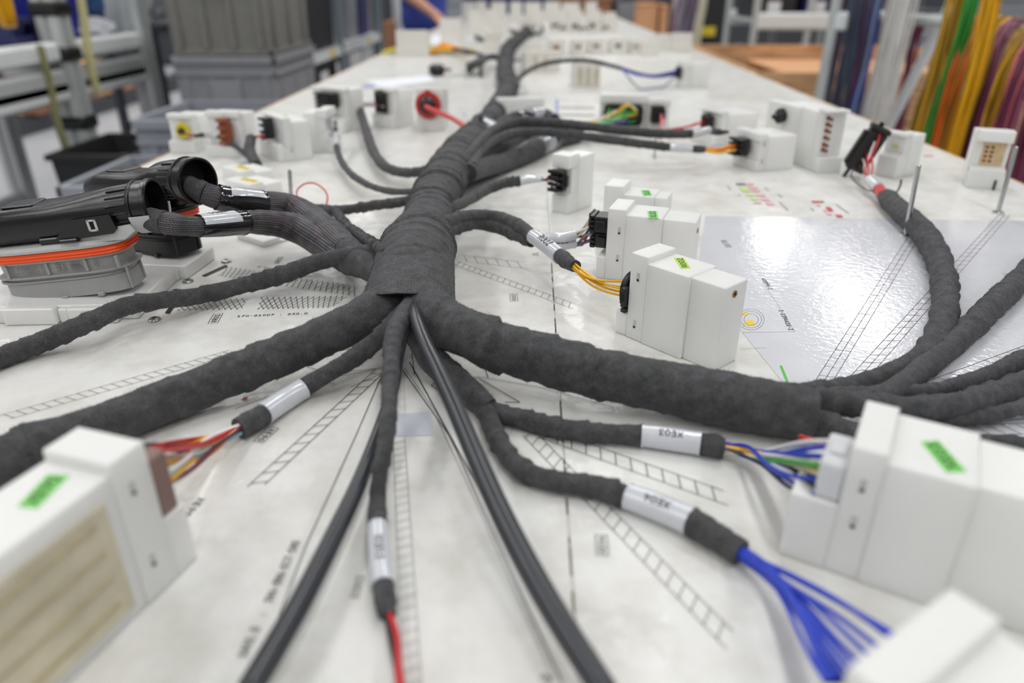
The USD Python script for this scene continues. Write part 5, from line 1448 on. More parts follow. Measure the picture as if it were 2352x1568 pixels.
def lint_on(me, p, density, length, under, lim=2.2):
    """Fine fibres standing off the cloth."""
    v, f = np.asarray(me.vertices), np.asarray(me.faces)
    area = me.area_faces
    n = int(area.sum() * density)
    if n < 5:
        return
    fi = RNG.choice(len(f), n, p=area / area.sum())
    w = RNG.dirichlet((1, 1, 1), n)
    q = (v[f[fi]] * w[..., None]).sum(1)
    nr = me.face_normals[fi]
    d1 = nr * 0.7 + RNG.normal(0, 0.75, (n, 3))
    d1 /= np.linalg.norm(d1, axis=1, keepdims=True)
    d2 = d1 + RNG.normal(0, 0.8, (n, 3))
    d2 /= np.linalg.norm(d2, axis=1, keepdims=True)
    L = length * (0.35 + RNG.random(n) ** 2 * 1.5)[:, None]
    pts = np.stack([q - nr * 0.0002, q + d1 * L * 0.5, q + d1 * L * 0.5 + d2 * L * 0.5], 1) - HARN.loc
    keep = pts[:, :, 2].min(1) > ZB - HARN.loc[2]
    pts = pts[keep]
    path = numbered(under, 'lint')
    c = UsdGeom.BasisCurves.Define(stage, path)
    c.CreateTypeAttr('linear')
    c.CreatePointsAttr(Vt.Vec3fArray.FromNumpy(pts.reshape(-1, 3).astype(np.float32)))
    c.CreateCurveVertexCountsAttr(Vt.IntArray.FromNumpy(np.full(len(pts), 3, np.int32)))
    c.CreateWidthsAttr(Vt.FloatArray.FromNumpy(np.tile(np.array([0.00007, 0.00006, 0.00003], np.float32), len(pts))))
    c.SetWidthsInterpolation('vertex')
    UsdShade.MaterialBindingAPI.Apply(c.GetPrim()).Bind(MATS['lint'])
    info(c.GetPrim(), None, kind='stuff')


mat('lint', (62, 62, 66), 0.8, 0.1)


def branch(ctrl, segs, name='branch', label=None, z=None, pitch=0.012, amp=0.0006, rough=0.0006, mat_='fleece', lint=0.0, lint_len=0.0015, sides=28, under=None, fz=1.0, bulge=0.0004, seed=None, lift=0.0012):
    """A taped branch; segs: (kind, from control, to control[, text]). The first taped stretch is the branch, the rest its sub-parts."""
    path = path3(ctrl, lift)
    root = under
    for sg in segs:
        kind, i0, i1 = sg[:3]
        p, r = cut(path, i0, i1)
        sd = seed if seed is not None else int(ctrl[0][0] + ctrl[0][1]) % 97
        if kind == 'tape':
            me, uv = tube(p, r, sides, ds=min(0.0016, float(np.mean(r)) * 0.22), pitch=pitch, amp=amp, rough=rough, seed=sd, fz=fz, bulge=bulge)
            if root is None:
                root = HARN.part(name, me, mat_, True, label, w=True, uv=uv)
            else:
                HARN.part('tape_wrap', me, mat_, True, under=root, w=True, uv=uv)
            if lint:
                lint_on(me, p, lint, lint_len, root)
        elif kind == 'plain':
            me, uv = tube(p, r, sides, caps=True)
            root_new = HARN.part(name, me, sg[3], True, label, under=root, w=True, uv=uv)
            root = root or root_new
        elif kind == 'braid':
            me, uv = tube(p, r, 40, ds=0.0012, rough=0.0012, nscale=0.012, seed=sd)
            if root is None:
                root = HARN.part(name, me, 'braid', True, label, w=True, uv=uv)
            else:
                HARN.part('braided_sleeve', me, 'braid', True, under=root, w=True, uv=uv)
        elif kind in ('sleeve', 'clear'):
            me, uv = tube(p, r * 1.06 + 0.0004, 32, ds=0.002)
            HARN.part('label_sleeve' if kind == 'sleeve' else 'clear_sleeve', me, 'sleeve' if kind == 'sleeve' else 'clear_sleeve', True, 'translucent white label sleeve' if kind == 'sleeve' else 'clear shiny sleeve', under=root, w=True, uv=uv)
            for e in (0, -1):
                t_, s_, u_ = frames(p)
                me2, uv2 = tube(np.array([p[e] - t_[e] * 0.0006, p[e], p[e] + t_[e] * 0.0006]), r[e] * 1.06 + 0.0007, 32, ds=0.0006)
                HARN.part('sleeve_rim', me2, 'sleeve' if kind == 'sleeve' else 'clear_sleeve', True, under=root, w=True, uv=uv2)
            if len(sg) > 3 and sg[3]:
                wrap_text(sg[3], p, r * 1.06 + 0.0005, root, *(sg[4:] or ()))
    return root, path


def wrap_text(s, p, r, under, flip=False, ang=90, frac=0.42, paper=None):
    """Letters bent round a sleeve, reading along it."""
    if flip:
        p, r = p[::-1], r[::-1]
    q, rr, S, _ = resample(p, r, 0.0005)
    t_, s_, u_ = frames(q)
    m = text(s, 0.01, 0.0001)
    m = m.subdivide() if len(m.faces) < 400 else m
    ex = m.bounds[1][0] - m.bounds[0][0]
    L = S[-1] * frac
    k = min(L / ex, float(np.mean(rr)) * 1.1 / 0.01)
    v = np.asarray(m.vertices)
    x = S[-1] / 2 + (v[:, 0] - m.bounds[0][0] - ex / 2) * k
    i = np.clip((x / S[-1] * (len(q) - 1)).astype(int), 0, len(q) - 1)
    a = math.radians(ang) - (-(v[:, 1] - 0.005) * k) / rr[i]
    R = rr[i] + 0.00015 + v[:, 2]
    along = (x - S[i])[:, None] * t_[i]
    w_ = q[i] + along + (-np.cos(a))[:, None] * s_[i] * R[:, None] * -1 + np.sin(a)[:, None] * u_[i] * R[:, None]
    # letters must run up on the left of the reading direction: side is to the right of it
    w_ = q[i] + along + (np.cos(a))[:, None] * s_[i] * R[:, None] * -1 * -1 + np.sin(a)[:, None] * u_[i] * R[:, None]
    m.vertices = w_
    HARN.part('printed_code', m, 'ink', False, under=under, w=True)


def wires(ends, start, colors, under, r=0.0007, sag=0.0, jit=0.002, mid=None, sd=3, name='wire'):
    """Wires from around the point start (p, tangent, radius) to the given ends."""
    g = np.random.default_rng(sd)
    p0, tg, r0 = start
    for k, e in enumerate(ends):
        a = g.random() * 2 * math.pi
        sd_ = np.cross(tg, ZZ)
        sd_ /= np.linalg.norm(sd_)
        u = np.cross(sd_, tg)
        s = p0 + (sd_ * math.cos(a) + u * math.sin(a)) * r0 * 0.55 * math.sqrt(g.random())
        e = np.asarray(e)
        L = np.linalg.norm(e - s)
        d = (e - s) / L
        u = np.linspace(0, 1, 22)[:, None]
        m0, m1 = tg * L * 0.9, d * L * 0.9
        hm = (2 * u**3 - 3 * u**2 + 1) * s + (u**3 - 2 * u**2 + u) * m0 + (-2 * u**3 + 3 * u**2) * e + (u**3 - u**2) * m1
        hm = hm + np.sin(np.pi * u) * (g.normal(0, jit, 3) + [0, 0, -sag * L]) + np.sin(2 * np.pi * u) * g.normal(0, jit * 0.4, 3)
        hm[:, 2] = np.maximum(hm[:, 2], ZB + r * 1.3)
        hm = np.vstack([s - tg * 0.006, hm, e + d * 0.003])
        me, uv = tube(hm, r, 8, 0.0015, caps=False)
        HARN.part(name, me, colors[k % len(colors)], True, under=under, w=True, uv=uv)


def end_of(path, i, back=False):
    p, r, at = path
    k = int(np.argmin(np.abs(at - i)))
    k0 = max(0, k - 3)
    t_ = p[k] - p[k0] if k else p[3] - p[0]
    t_ = t_ / np.linalg.norm(t_)
    return p[k], (-t_ if back else t_), r[k]


# trunk, far end to the mouth
TR = [(1222, 62, 18, .02), (1196, 84, 24, .02), (1170, 108, 30, .02), (1161, 140, 34, .022), (1161, 168, 38, .024), (1170, 196, 42, .026), (1154, 226, 42, .026), (1132, 262, 46, .027), (1103, 300, 62, .028), (1066, 346, 93, .029), (1024, 405, 100, .03),
      (998, 452, 100, .031), (984, 500, 112, .032), (966, 552, 148, .034), (953, 596, 174, .036), (947, 622, 172, .036), (943, 648, 158, .035), (941, 676, 120, .033)]
path = path3(TR)
p, r, at = path
me, uv = tube(p, r, 80, ds=0.0013, pitch=0.022, amp=0.0020, rough=0.0024, nscale=0.016, seed=5, caps=True, bulge=0.0005, fz=0.86)
TRUNK = HARN.part('trunk', me, 'fleece', True, 'thick taped main trunk', w=True, uv=uv)
lint_on(me, p, 260000, 0.0015, TRUNK)
# dark lining of the open mouth
pm, rm = cut(path, 13.2, 13.25)
tm, sm, um = frames(p)
k0 = int(np.argmin(np.abs(at - 12.9)))
tt = np.linspace(0, 1, 64)
ss = np.linspace(0, 1, 30)
an = np.radians(186 - 192 * tt)
back = p[k0] + (np.cos(an)[:, None] * sm[k0] + np.sin(an)[:, None] * um[k0] * 0.86) * (r[k0] + 0.0013)
fr_ = np.array([P(*q) for q in [(822, 712, .022), (832, 688, .034), (848, 676, .043), (874, 672.5, .0492), (922, 672.5, .0508), (968, 672.5, .0492), (1002, 676, .0455), (1030, 688, .0385), (1046, 712, .026)]])
fr_ = spline(fr_, 24)[0]
fr_ = np.stack([np.interp(tt, np.linspace(0, 1, len(fr_)), fr_[:, k]) for k in range(3)], 1)
if (back[0] - back[-1]) @ (fr_[0] - fr_[-1]) < 0:
    back = back[::-1]
sheet_ = back[None] * (1 - ss)[:, None, None] + fr_[None] * ss[:, None, None] + np.array([0, 0, 0.004]) * np.sin(np.pi * ss)[:, None, None]
vv = np.concatenate([sheet_.reshape(-1, 3), sheet_.reshape(-1, 3) - [0, 0, 0.0011]])
vv += (meshkit.fbm(vv / 0.012, 3, 4)[:, None] - 0.5) * [0, 0, 0.0016]
nn, mm_ = sheet_.shape[:2]
ii, jj = np.meshgrid(np.arange(nn - 1), np.arange(mm_ - 1), indexing='ij')
qa = np.stack([ii * mm_ + jj, (ii + 1) * mm_ + jj, (ii + 1) * mm_ + jj + 1, ii * mm_ + jj + 1], -1).reshape(-1, 4)
off_ = nn * mm_
edge = [(nn - 1) * mm_ + j for j in range(mm_)]
rim_ = [x for a_, b_ in zip(edge, edge[1:]) for x in ([a_, a_ + off_, b_ + off_], [a_, b_ + off_, b_])]
fl = np.vstack([qa[:, [0, 1, 2]], qa[:, [0, 2, 3]], qa[:, [0, 2, 1]] + off_, qa[:, [0, 3, 2]] + off_, rim_])
uvf = np.tile(np.stack(np.meshgrid(ss * 0.055, tt * 0.08, indexing='ij'), -1).reshape(-1, 2), (2, 1))
me = trimesh.Trimesh(vv, fl, process=False)
HARN.part('tape_flap', me, 'fleece', True, 'straight tape edge bridging the two arms', under=TRUNK, w=True, uv=uvf)
lint_on(me, p, 380000, 0.0015, TRUNK)

LN = 400000
# the two thick arms
ARML = [(955, 612, 120, .033), (940, 652, 112, .0335), (908, 688, 108, .034), (862, 716, 103, .033), (800, 747, 93, .0295), (700, 792, 90, .024), (600, 834, 92, .0195), (500, 874, 95, .0165), (400, 914, 97), (300, 952, 100), (200, 990, 104), (100, 1026, 112), (0, 1062, 122), (-120, 1108, 130)]
branch(ARML, [('tape', 0, 13)], label='thick taped arm running to the left', pitch=0.021, amp=0.0014, rough=0.0012, lint=LN, sides=56, bulge=0.0008)
ARMR = [(938, 612, 120, .033), (958, 664, 112, .034), (985, 712, 112, .035), (1026, 744, 110, .0345), (1078, 768, 108, .0335), (1150, 797, 110, .030), (1270, 830, 112, .0255), (1400, 862, 116, .0215), (1550, 893, 122, .0185), (1680, 920, 130, .0175), (1790, 940, 128, .0165), (1870, 955, 118, .0155)]
branch(ARMR, [('tape', 0, 11)], label='thick taped arm running to the right', pitch=0.021, amp=0.0014, rough=0.0012, lint=LN, sides=56, bulge=0.0008)
# fan at the right end of the right arm
branch([(1780, 915, 56, .016), (1870, 900, 48, .014), (1960, 886, 48), (2050, 856, 50), (2122, 815, 52), (2160, 758, 53), (2172, 690, 52), (2163, 618, 50), (2136, 556, 49), (2100, 512, 47), (2066, 482, 44), (2036, 453, 38)], [('tape', 0, 11)], label='taped branch curving up to the loose connector', pitch=0.011, amp=0.0011, rough=0.0006, lint=LN, bulge=0.0006)
LOOSE = branch([(2036, 453, 34), (2028, 446, 30)], [('plain', 0, 1, 'wire_brown')], name='wire_core')[0]
BRANCH_LOOSE = HARN.path
b1, pt = branch([(2030, 449, 26, .012), (2018, 434, 24, .012), (2003, 420, 22, .014), (1996, 412, 20, .016)], [('plain', 0, 1, 'heatshrink_red'), ('sleeve', 1, 3)], name='lead')
wires(WIRE_ENDS['loose'], end_of(pt, 3), ['wire_brown', 'wire_white', 'wire_red', 'wire_red', 'wire_white', 'wire_red'], b1, 0.0011, jit=0.003)
HARN.part('wire', tube(spline([P(2044, 452, .012), P(2060, 440, .016), P(2068, 425, .022), P(2070, 412, .028)], 10)[0], 0.0012, 8)[0], 'wire_brown', True, under=b1, w=True)
HARN.part('wire', tube(spline([P(2020, 440, .012), P(1992, 436, .008), P(1968, 420, .006), P(1955, 404, .012), P(1960, 388, .022)], 10)[0], 0.0009, 8)[0], 'wire_brown', True, under=b1, w=True)
branch([(1850, 925, 60, .018), (1950, 918, 48, .018), (2030, 905, 50, .02), (2090, 868, 50, .018), (2160, 815, 52), (2225, 757, 52), (2285, 697, 51), (2352, 634, 50), (2430, 562, 48)], [('tape', 0, 8)], label='taped branch leaving the picture at the upper right', pitch=0.011, amp=0.0011, lint=LN, bulge=0.0006)
branch([(1830, 930, 40, .022), (1920, 905, 32, .022), (2040, 902, 30, .02), (2150, 893, 30, .014), (2250, 866, 33), (2352, 824, 40), (2450, 786, 42)], [('tape', 0, 6)], label='thin taped branch between two thicker ones', pitch=0.009, amp=0.0009, rough=0.001, lint=LN)
branch([(1800, 935, 70, .018), (1880, 925, 56, .018), (1970, 928, 58, .018), (2080, 938, 58, .017), (2200, 930, 56, .015), (2290, 908, 58), (2380, 872, 62), (2470, 830, 64)], [('tape', 0, 7)], label='thick taped branch at the right edge', pitch=0.011, amp=0.0012, rough=0.0012, lint=LN)
branch([(2100, 962, 24, .010), (2200, 962, 32, .009), (2300, 946, 34, .009), (2420, 918, 36, .009)], [('tape', 0, 3)], label='dark lead under the thick right branch', pitch=0.011, amp=0.0008)
branch([(1810, 950, 60, .014), (1890, 975, 58, .012), (1980, 1000, 54), (2080, 1000, 40), (2180, 1006, 30), (2280, 1014, 32), (2400, 1022, 36)], [('tape', 0, 6)], label='taped branch passing behind the large blurred right block', pitch=0.011, amp=0.001, lint=LN)

# small branches out of the mouth
b, pt = branch([(950, 672, 40, .036), (928, 712, 40, .035), (898, 750, 40, .031), (850, 793, 42, .024), (800, 830, 42, .018), (745, 862, 43, .013), (694, 893, 44), (640, 927, 46), (606, 950, 48), (580, 966, 50), (548, 984, 50)],
               [('tape', 0, 6), ('sleeve', 6, 8, ''), ('tape', 8, 10)], label='taped branch with a label sleeve to the lower left block', pitch=0.009, amp=0.0007, lint=LN)
wires(WIRE_ENDS['XE90'], end_of(pt, 10), ['wire_black', 'wire_red', 'wire_red', 'wire_white', 'wire_yellow', 'wire_lightblue', 'wire_cream', 'wire_maroon'], b, 0.0013, jit=0.002)
wires([WIRE_ENDS['XE90'][k] for k in (1, 3, 5, 7)], end_of(pt, 10), ['wire_red', 'wire_yellow', 'wire_white', 'wire_yellow'], b, 0.0012, jit=0.0025, sd=9)
b, pt = branch([(955, 680, 40, .038), (938, 706, 42, .041), (916, 742, 42, .041), (902, 787, 40, .039), (897, 850, 38, .036), (894, 920, 37, .032), (888, 1000, 36, .026), (874, 1080, 36, .016), (867, 1145, 38), (868, 1212, 42), (873, 1280, 46), (880, 1344, 50), (885, 1380, 50), (893, 1414, 38)],
               [('tape', 0, 9), ('sleeve', 9, 11, 'EC013'), ('tape', 11, 13)], label='thin taped branch hanging straight towards the camera', pitch=0.009, amp=0.0006, lint=LN)
e0 = end_of(pt, 13)
wires([P(918, 1600, .004), P(926, 1600, .006), P(921, 1600, .008)], e0, ['wire_black', 'wire_red', 'wire_red'], b, 0.0012, jit=0.0008)
branch([(944, 700, 22, .036), (931, 752, 23, .037), (916, 815, 25, .031), (903, 890, 28, .021), (873, 985, 32, .013), (826, 1105, 38, .0115), (770, 1225, 46, .0115), (700, 1365, 54, .0115), (636, 1478, 60, .0115), (575, 1580, 64, .0115)], [('plain', 0, 9, 'black_gloss')], name='smooth_cable', label='smooth black cable at the left')
branch([(946, 690, 24, .040), (954, 726, 27, .0455), (975, 785, 33, .044), (1003, 845, 38, .040), (1040, 925, 43, .034), (1085, 1030, 47, .028), (1140, 1155, 52, .022), (1205, 1285, 58, .018), (1285, 1425, 62, .016), (1390, 1590, 66, .016)], [('plain', 0, 9, 'black_gloss')], name='smooth_cable', label='smooth black cable at the right')
b, pt = branch([(950, 690, 50, .028), (962, 760, 60, .02), (985, 815, 62, .015), (1020, 850, 64), (1060, 886, 66), (1104, 924, 60), (1122, 938, 50)], [('tape', 0, 6)], label='lower taped branch that forks in two', pitch=0.012, amp=0.0008, lint=LN)
b1, pt = branch([(1085, 905, 40, .011), (1130, 940, 40), (1200, 962, 42), (1290, 983, 44), (1390, 995, 44), (1476, 1000, 46), (1540, 1008, 48), (1606, 1018, 48), (1632, 1022, 50), (1662, 1027, 46)],
                [('tape', 0, 5), ('sleeve', 5, 7, 'XE03', True, 118), ('tape', 7, 9)], label='taped fork with label sleeve to the white connector at the right', pitch=0.008, amp=0.0008, lint=LN)
cols = ['wire_white', 'wire_blue', 'wire_blue', 'wire_green', 'wire_blue', 'wire_white', 'wire_cream', 'wire_black', 'wire_yellow', 'wire_blue']
wires(WIRE_ENDS['XE03'], end_of(pt, 9), cols, b1, 0.00115, jit=0.0012, sd=5)
wires([WIRE_ENDS['XE03'][k] + np.array([0, 0, -.004]) for k in (6, 7, 7)], end_of(pt, 9), ['wire_blue', 'wire_navy', 'wire_blue'], b1, 0.0011, jit=0.003, sd=6)
HARN.part('wire', tube(spline([P(1838, 1002, .022), P(1880, 1016, .026), P(1935, 1034, .03)], 8)[0], 0.0013, 8)[0], 'wire_red', True, under=b1, w=True)
b2, pt = branch([(1090, 915, 46, .010), (1118, 950, 44), (1142, 1008, 43), (1182, 1062, 44), (1235, 1094, 46), (1300, 1108, 48), (1380, 1120, 50), (1444, 1140, 54), (1515, 1166, 58), (1584, 1196, 60), (1640, 1228, 62), (1702, 1270, 60)],
                [('tape', 0, 7), ('sleeve', 7, 9, 'XE04', True, 118), ('tape', 9, 11)], label='taped fork with label sleeve ending in a fan of blue wires', pitch=0.008, amp=0.0008, lint=LN)
ends = [P(1915 + 15 * k, 1540 - 10.5 * k, .022 + .0015 * (k % 3)) for k in (0, 1, 2, 3, 4.5, 6, 8, 8.6)] + [P(1888 + 8 * k, 1550, .02) for k in range(6)]
wires(ends, end_of(pt, 11), ['wire_blue'], b2, 0.0010, jit=0.0008, sag=-0.03, sd=11)

# branches on the left of the trunk
b, pt = branch([(905, 585, 40, .044), (862, 578, 36, .040), (800, 586, 36, .034), (730, 602, 38, .026), (650, 630, 38, .018), (560, 655, 38, .012), (450, 680, 38, .013), (360, 691, 39, .0185), (290, 703, 40, .0205), (210, 737, 42, .0195), (130, 772, 44, .012), (50, 803, 45), (-60, 842, 47)],
               [('tape', 0, 12)], label='long thin taped branch running out of the picture at the left', pitch=0.010, amp=0.0007, lint=LN * 1.2)
# braided sleeves into the two big connectors
BRA = [(905, 640, 62, .030), (850, 612, 66, .030), (800, 580, 74, .030), (752, 540, 80, .031), (700, 502, 80, .036), (648, 478, 74, .044), (595, 470, 62, .053), (545, 462, 58, .062), (500, 453, 54, .068), (468, 443, 50, .073), (440, 430, 44, .077), (405, 412, 40, .080)]
b, pt = branch(BRA, [('tape', 0, 2), ('braid', 2, 9), ('tape', 9, 11), ('clear', 6, 8)], label='taped stub that turns into the rear braided sleeve', pitch=0.012, amp=0.0006, lint=LN)
BRB = [(900, 632, 60, .030), (846, 610, 62, .028), (795, 592, 68, .027), (742, 556, 72, .028), (690, 528, 68, .033), (640, 514, 60, .040), (595, 510, 56, .047), (556, 511, 52, .054), (505, 516, 50, .060), (456, 519, 46, .065), (415, 517, 48, .068), (380, 511, 52, .070), (330, 500, 46, .071)]
b2, pt2 = branch(BRB, [('tape', 0, 2), ('braid', 2, 11), ('tape', 11, 12), ('clear', 7, 9)], label='taped stub that turns into the front braided sleeve', pitch=0.012, amp=0.0006)
p, r = cut(pt2, 7.4, 9)
q, rr, S, _ = resample(p, r, 0.0012)
t_, s_, u_ = frames(q)
for pp, nm, an0, an1 in ((b2, 'XR01', 62, 165),):
    an = np.radians(np.linspace(an0, an1, 14))
    v = (q[:, None] + (np.cos(an)[None, :, None] * s_[:, None] + np.sin(an)[None, :, None] * u_[:, None]) * (rr * 1.06 + 0.0009)[:, None, None])
    n, m_ = v.shape[:2]
    i, j = np.meshgrid(np.arange(n - 1), np.arange(m_ - 1), indexing='ij')
    qd = np.stack([i * m_ + j, (i + 1) * m_ + j, (i + 1) * m_ + j + 1, i * m_ + j + 1], -1).reshape(-1, 4)
    HARN.part('paper_label', trimesh.Trimesh(v.reshape(-1, 3), np.vstack([qd[:, [0, 1, 2]], qd[:, [0, 2, 3]]]), process=False), 'sleeve', True, 'white paper label wrapped round the clear sleeve', under=pp, w=True)
    wrap_text(nm, p, r * 1.06 + 0.0012, pp, False, 92, 0.5)
p, r = cut(pt, 6.1, 7.5)
q, rr, S, _ = resample(p, r, 0.0012)
t_, s_, u_ = frames(q)
an = np.radians(np.linspace(70, 150, 12))
v = (q[:, None] + (np.cos(an)[None, :, None] * s_[:, None] + np.sin(an)[None, :, None] * u_[:, None]) * (rr * 1.06 + 0.0009)[:, None, None])
n, m_ = v.shape[:2]
i, j = np.meshgrid(np.arange(n - 1), np.arange(m_ - 1), indexing='ij')
qd = np.stack([i * m_ + j, (i + 1) * m_ + j, (i + 1) * m_ + j + 1, i * m_ + j + 1], -1).reshape(-1, 4)
HARN.part('paper_label', trimesh.Trimesh(v.reshape(-1, 3), np.vstack([qd[:, [0, 1, 2]], qd[:, [0, 2, 3]]]), process=False), 'sleeve', True, 'white paper label under the clear sleeve', under=b, w=True)

b3, pt3 = branch([(975, 448, 24, .032), (930, 462, 22, .028), (870, 470, 22, .022), (810, 479, 22, .018), (770, 484, 24, .018), (735, 482, 25, .018), (718, 484, 22, .018)], [('tape', 0, 6)], label='taped branch ending in a taped knot left of the trunk', pitch=0.008, amp=0.0007, lint=70000)
branch([(770, 480, 20, .022), (790, 512, 21, .026), (822, 538, 21, .034), (850, 555, 22, .044), (888, 580, 24, .050)], [('tape', 0, 4)], label='short taped branch from the knot back to the trunk', pitch=0.006, amp=0.0009, lint=LN)
HARN.part('clip', cat(bx(-0.012, 0.012, -0.002, 0.002, 0.001, 0.004, 0.0005), bx(-0.012, -0.008, -0.004, 0.004, 0.001, 0.009, 0.0005)).apply_translation(P(745, 497)), 'black_plastic', 30, 'small black clip', under=b3, w=True)
loop = [P(732, 478, .018), P(705, 466, .02), P(684, 452, .022), (P(683, 436, .026)), P(700, 422, .03), P(722, 421, .03), P(742, 433, .028), P(752, 450, .024), P(750, 470, .018)]
HARN.part('wire_loop', tube(spline(loop, 12)[0], 0.0009, 10)[0], 'wire_red', True, 'thin red wire loop', under=b3, w=True)
b, pt = branch([(985, 432, 16, .034), (940, 440, 15, .026), (890, 438, 15, .018), (845, 424, 14, .014), (805, 398, 14, .013), (783, 368, 13, .014), (773, 336, 12, .020), (772, 322, 11, .024), (772, 308, 10, .028), (771, 296, 9, .032)],
               [('tape', 0, 6), ('sleeve', 6, 8, ''), ('tape', 8, 9)], label='thin taped branch to the small cream connector', pitch=0.007, amp=0.0005)
wires([(p4.M @ np.array([-0.006, 0, 0, 1]))[:3]] * 2, end_of(pt, 9), ['wire_yellow', 'wire_brown'], b, 0.0008, jit=0.001)
b, pt = branch([(1022, 378, 22, .032), (985, 390, 21, .026), (930, 396, 21, .018), (884, 382, 21, .015), (858, 348, 21, .015), (843, 306, 20, .018), (832, 268, 18, .026), (822, 240, 17, .036)], [('tape', 0, 7)], label='taped branch curling up between the left blocks', pitch=0.008, amp=0.0005)
branch([(822, 239, 14, .036), (845, 238, 13, .038), (868, 240, 10, .038)], [('sleeve', 0, 2, '')], under=b)
wires([(p6.M @ np.array([-0.006, y, -0.006, 1]))[:3] for y in (-0.008, 0.0, 0.006)], (P(822, 240, .036), np.array([0.5, 0.5, 0.2]), 0.004), ['wire_white', 'wire_black', 'wire_pink'], b, 0.0009, jit=0.003)
wires([(p5.M @ np.array([-0.015, y, z, 1]))[:3] for y, z in ((-0.012, -0.004), (0.0, -0.008), (-0.008, -0.012), (0.006, -0.008))], (P(800, 245, .03), np.array([-0.6, 0.3, 0.3]), 0.004), ['wire_green', 'wire_red', 'wire_yellow', 'wire_white'], b, 0.0014, jit=0.003, sd=8)
# red cable of the ringed connector
rc = world(M7, (-0.0175, (M7.ya + M7.yb) / 2 + 0.002, 0.043))
q, _ = spline([rc + [0, 0.006, 0], rc + [0.004, -0.012, -0.001], P(1035, 270, .034), P(1062, 287, .034), P(1088, 303, .032), P(1100, 312, .03)], 12)
HARN.part('red_cable', tube(q, 0.0043, 16)[0], 'heatshrink_red', True, 'red sleeved cable to the ringed connector', under=TRUNK, w=True)
# branches on the left behind the connectors (to the first three blocks)
b, pt = branch([(590, 380, 26, .008), (580, 362, 25, .014), (573, 340, 24, .022), (577, 318, 22, .03)], [('tape', 0, 3)], label='short taped stub standing between the second and third block', pitch=0.007, amp=0.0005)
wires([(p3.M @ np.array([-0.0155, y, z, 1]))[:3] for y, z in ((0, -0.01), (0.003, -0.008), (-0.003, -0.012))], end_of(pt, 3), ['wire_red', 'wire_pink', 'wire_red'], b, 0.0011, jit=0.002)
b, pt = branch([(590, 378, 12, .008), (565, 355, 12, .012), (540, 335, 12, .018), (512, 318, 12, .024), (490, 311, 12, .028), (468, 310, 10, .03), (448, 312, 9, .031)], [('tape', 0, 3.6), ('sleeve', 3.6, 5, ''), ('tape', 5, 6)], label='thin lead to the yellow ringed connector', pitch=0.007, amp=0.0003)
wires([world(M1, (-0.012, (M1.ya + M1.yb) / 2 - 0.004, 0.033))] * 3, end_of(pt, 6), ['wire_red', 'wire_pink', 'wire_black'], b, 0.0009, jit=0.001)

# branches on the right of the trunk
b, pt = branch([(1000, 492, 26, .040), (1030, 478, 24, .036), (1070, 463, 22, .028), (1115, 438, 22, .026), (1155, 422, 22, .03), (1197, 414, 21, .034), (1232, 412, 12, .035), (1245, 412, 9, .036)], [('tape', 0, 5), ('sleeve', 5, 7, '')], label='thin taped branch to the comb-ribbed connector', pitch=0.007, amp=0.0007, lint=60000)
wires(WIRE_ENDS['comb'], end_of(pt, 7), ['wire_black', 'wire_red', 'wire_white', 'wire_white'], b, 0.0008, jit=0.0015)
b, pt = branch([(985, 540, 34, .040), (1030, 510, 32, .040), (1085, 497, 31, .036), (1140, 500, 31, .033), (1185, 516, 31, .031), (1226, 543, 30, .030), (1258, 566, 32, .029), (1286, 588, 33, .029), (1302, 600, 32, .029), (1320, 612, 27, .029)],
               [('tape', 0, 5), ('sleeve', 5, 7, 'R002', False, 70), ('tape', 7, 9)], label='taped branch with a label sleeve and yellow wires to block R002', pitch=0.007, amp=0.0008, lint=LN)
wires(WIRE_ENDS['R002'], end_of(pt, 9), ['wire_yellow', 'wire_brown', 'wire_yellow', 'wire_yellow', 'wire_yellow', 'wire_yellow'], b, 0.00095, sag=0.06, jit=0.0008)
b, pt = branch([(990, 560, 34, .034), (1032, 528, 32, .034), (1085, 512, 31, .030), (1140, 520, 31, .026), (1180, 536, 30, .024), (1222, 554, 28, .024)], [('tape', 0, 5)], label='twin taped branch beneath, ending in red and white leads', pitch=0.007, amp=0.0008, lint=LN)
for zc, yo, key, tx, seed_ in ((.030, 545, 'XL021', '', 4), (.022, 563, 'XL020', 'XL02', 5)):
    bb, pp = branch([(1225, 552, 15, .025), (1262, yo, 18, zc), (1290, yo + 1, 19, zc), (1318, yo - 4, 18, zc)], [('sleeve', 0.6, 3, tx, False, 66)], under=b)
    wires(WIRE_ENDS[key], end_of(pp, 3), ['wire_grey', 'wire_red', 'wire_white', 'wire_slate', 'wire_grey'] if key == 'XL020' else ['wire_maroon', 'wire_white', 'wire_cream', 'wire_white', 'wire_slate'], b, 0.0011, jit=0.002, sd=seed_)
    wires([P(1300, yo, zc)], (P(1218, 552, .024), np.array([0.8, 0.1, 0]), 0.004), ['wire_red'], b, 0.0014, jit=0.001, sd=seed_)
branch([(1075, 398, 44, .032), (1110, 384, 44, .024), (1160, 372, 42), (1200, 357, 41), (1236, 338, 40), (1262, 326, 38), (1290, 318, 34), (1330, 310, 30)], [('tape', 0, 4), ('clear', 4, 5.4), ('tape', 5.2, 7), ('sleeve', 4, 4.9, '')], label='thick taped branch with a clear sleeve right of the trunk', pitch=0.010, amp=0.0007)
branch([(1075, 370, 40, .032), (1110, 352, 38, .03), (1150, 332, 36, .024), (1185, 312, 34), (1230, 290, 30), (1275, 275, 28)], [('tape', 0, 5)], label='taped branch under the two long leads', pitch=0.010, amp=0.0007)
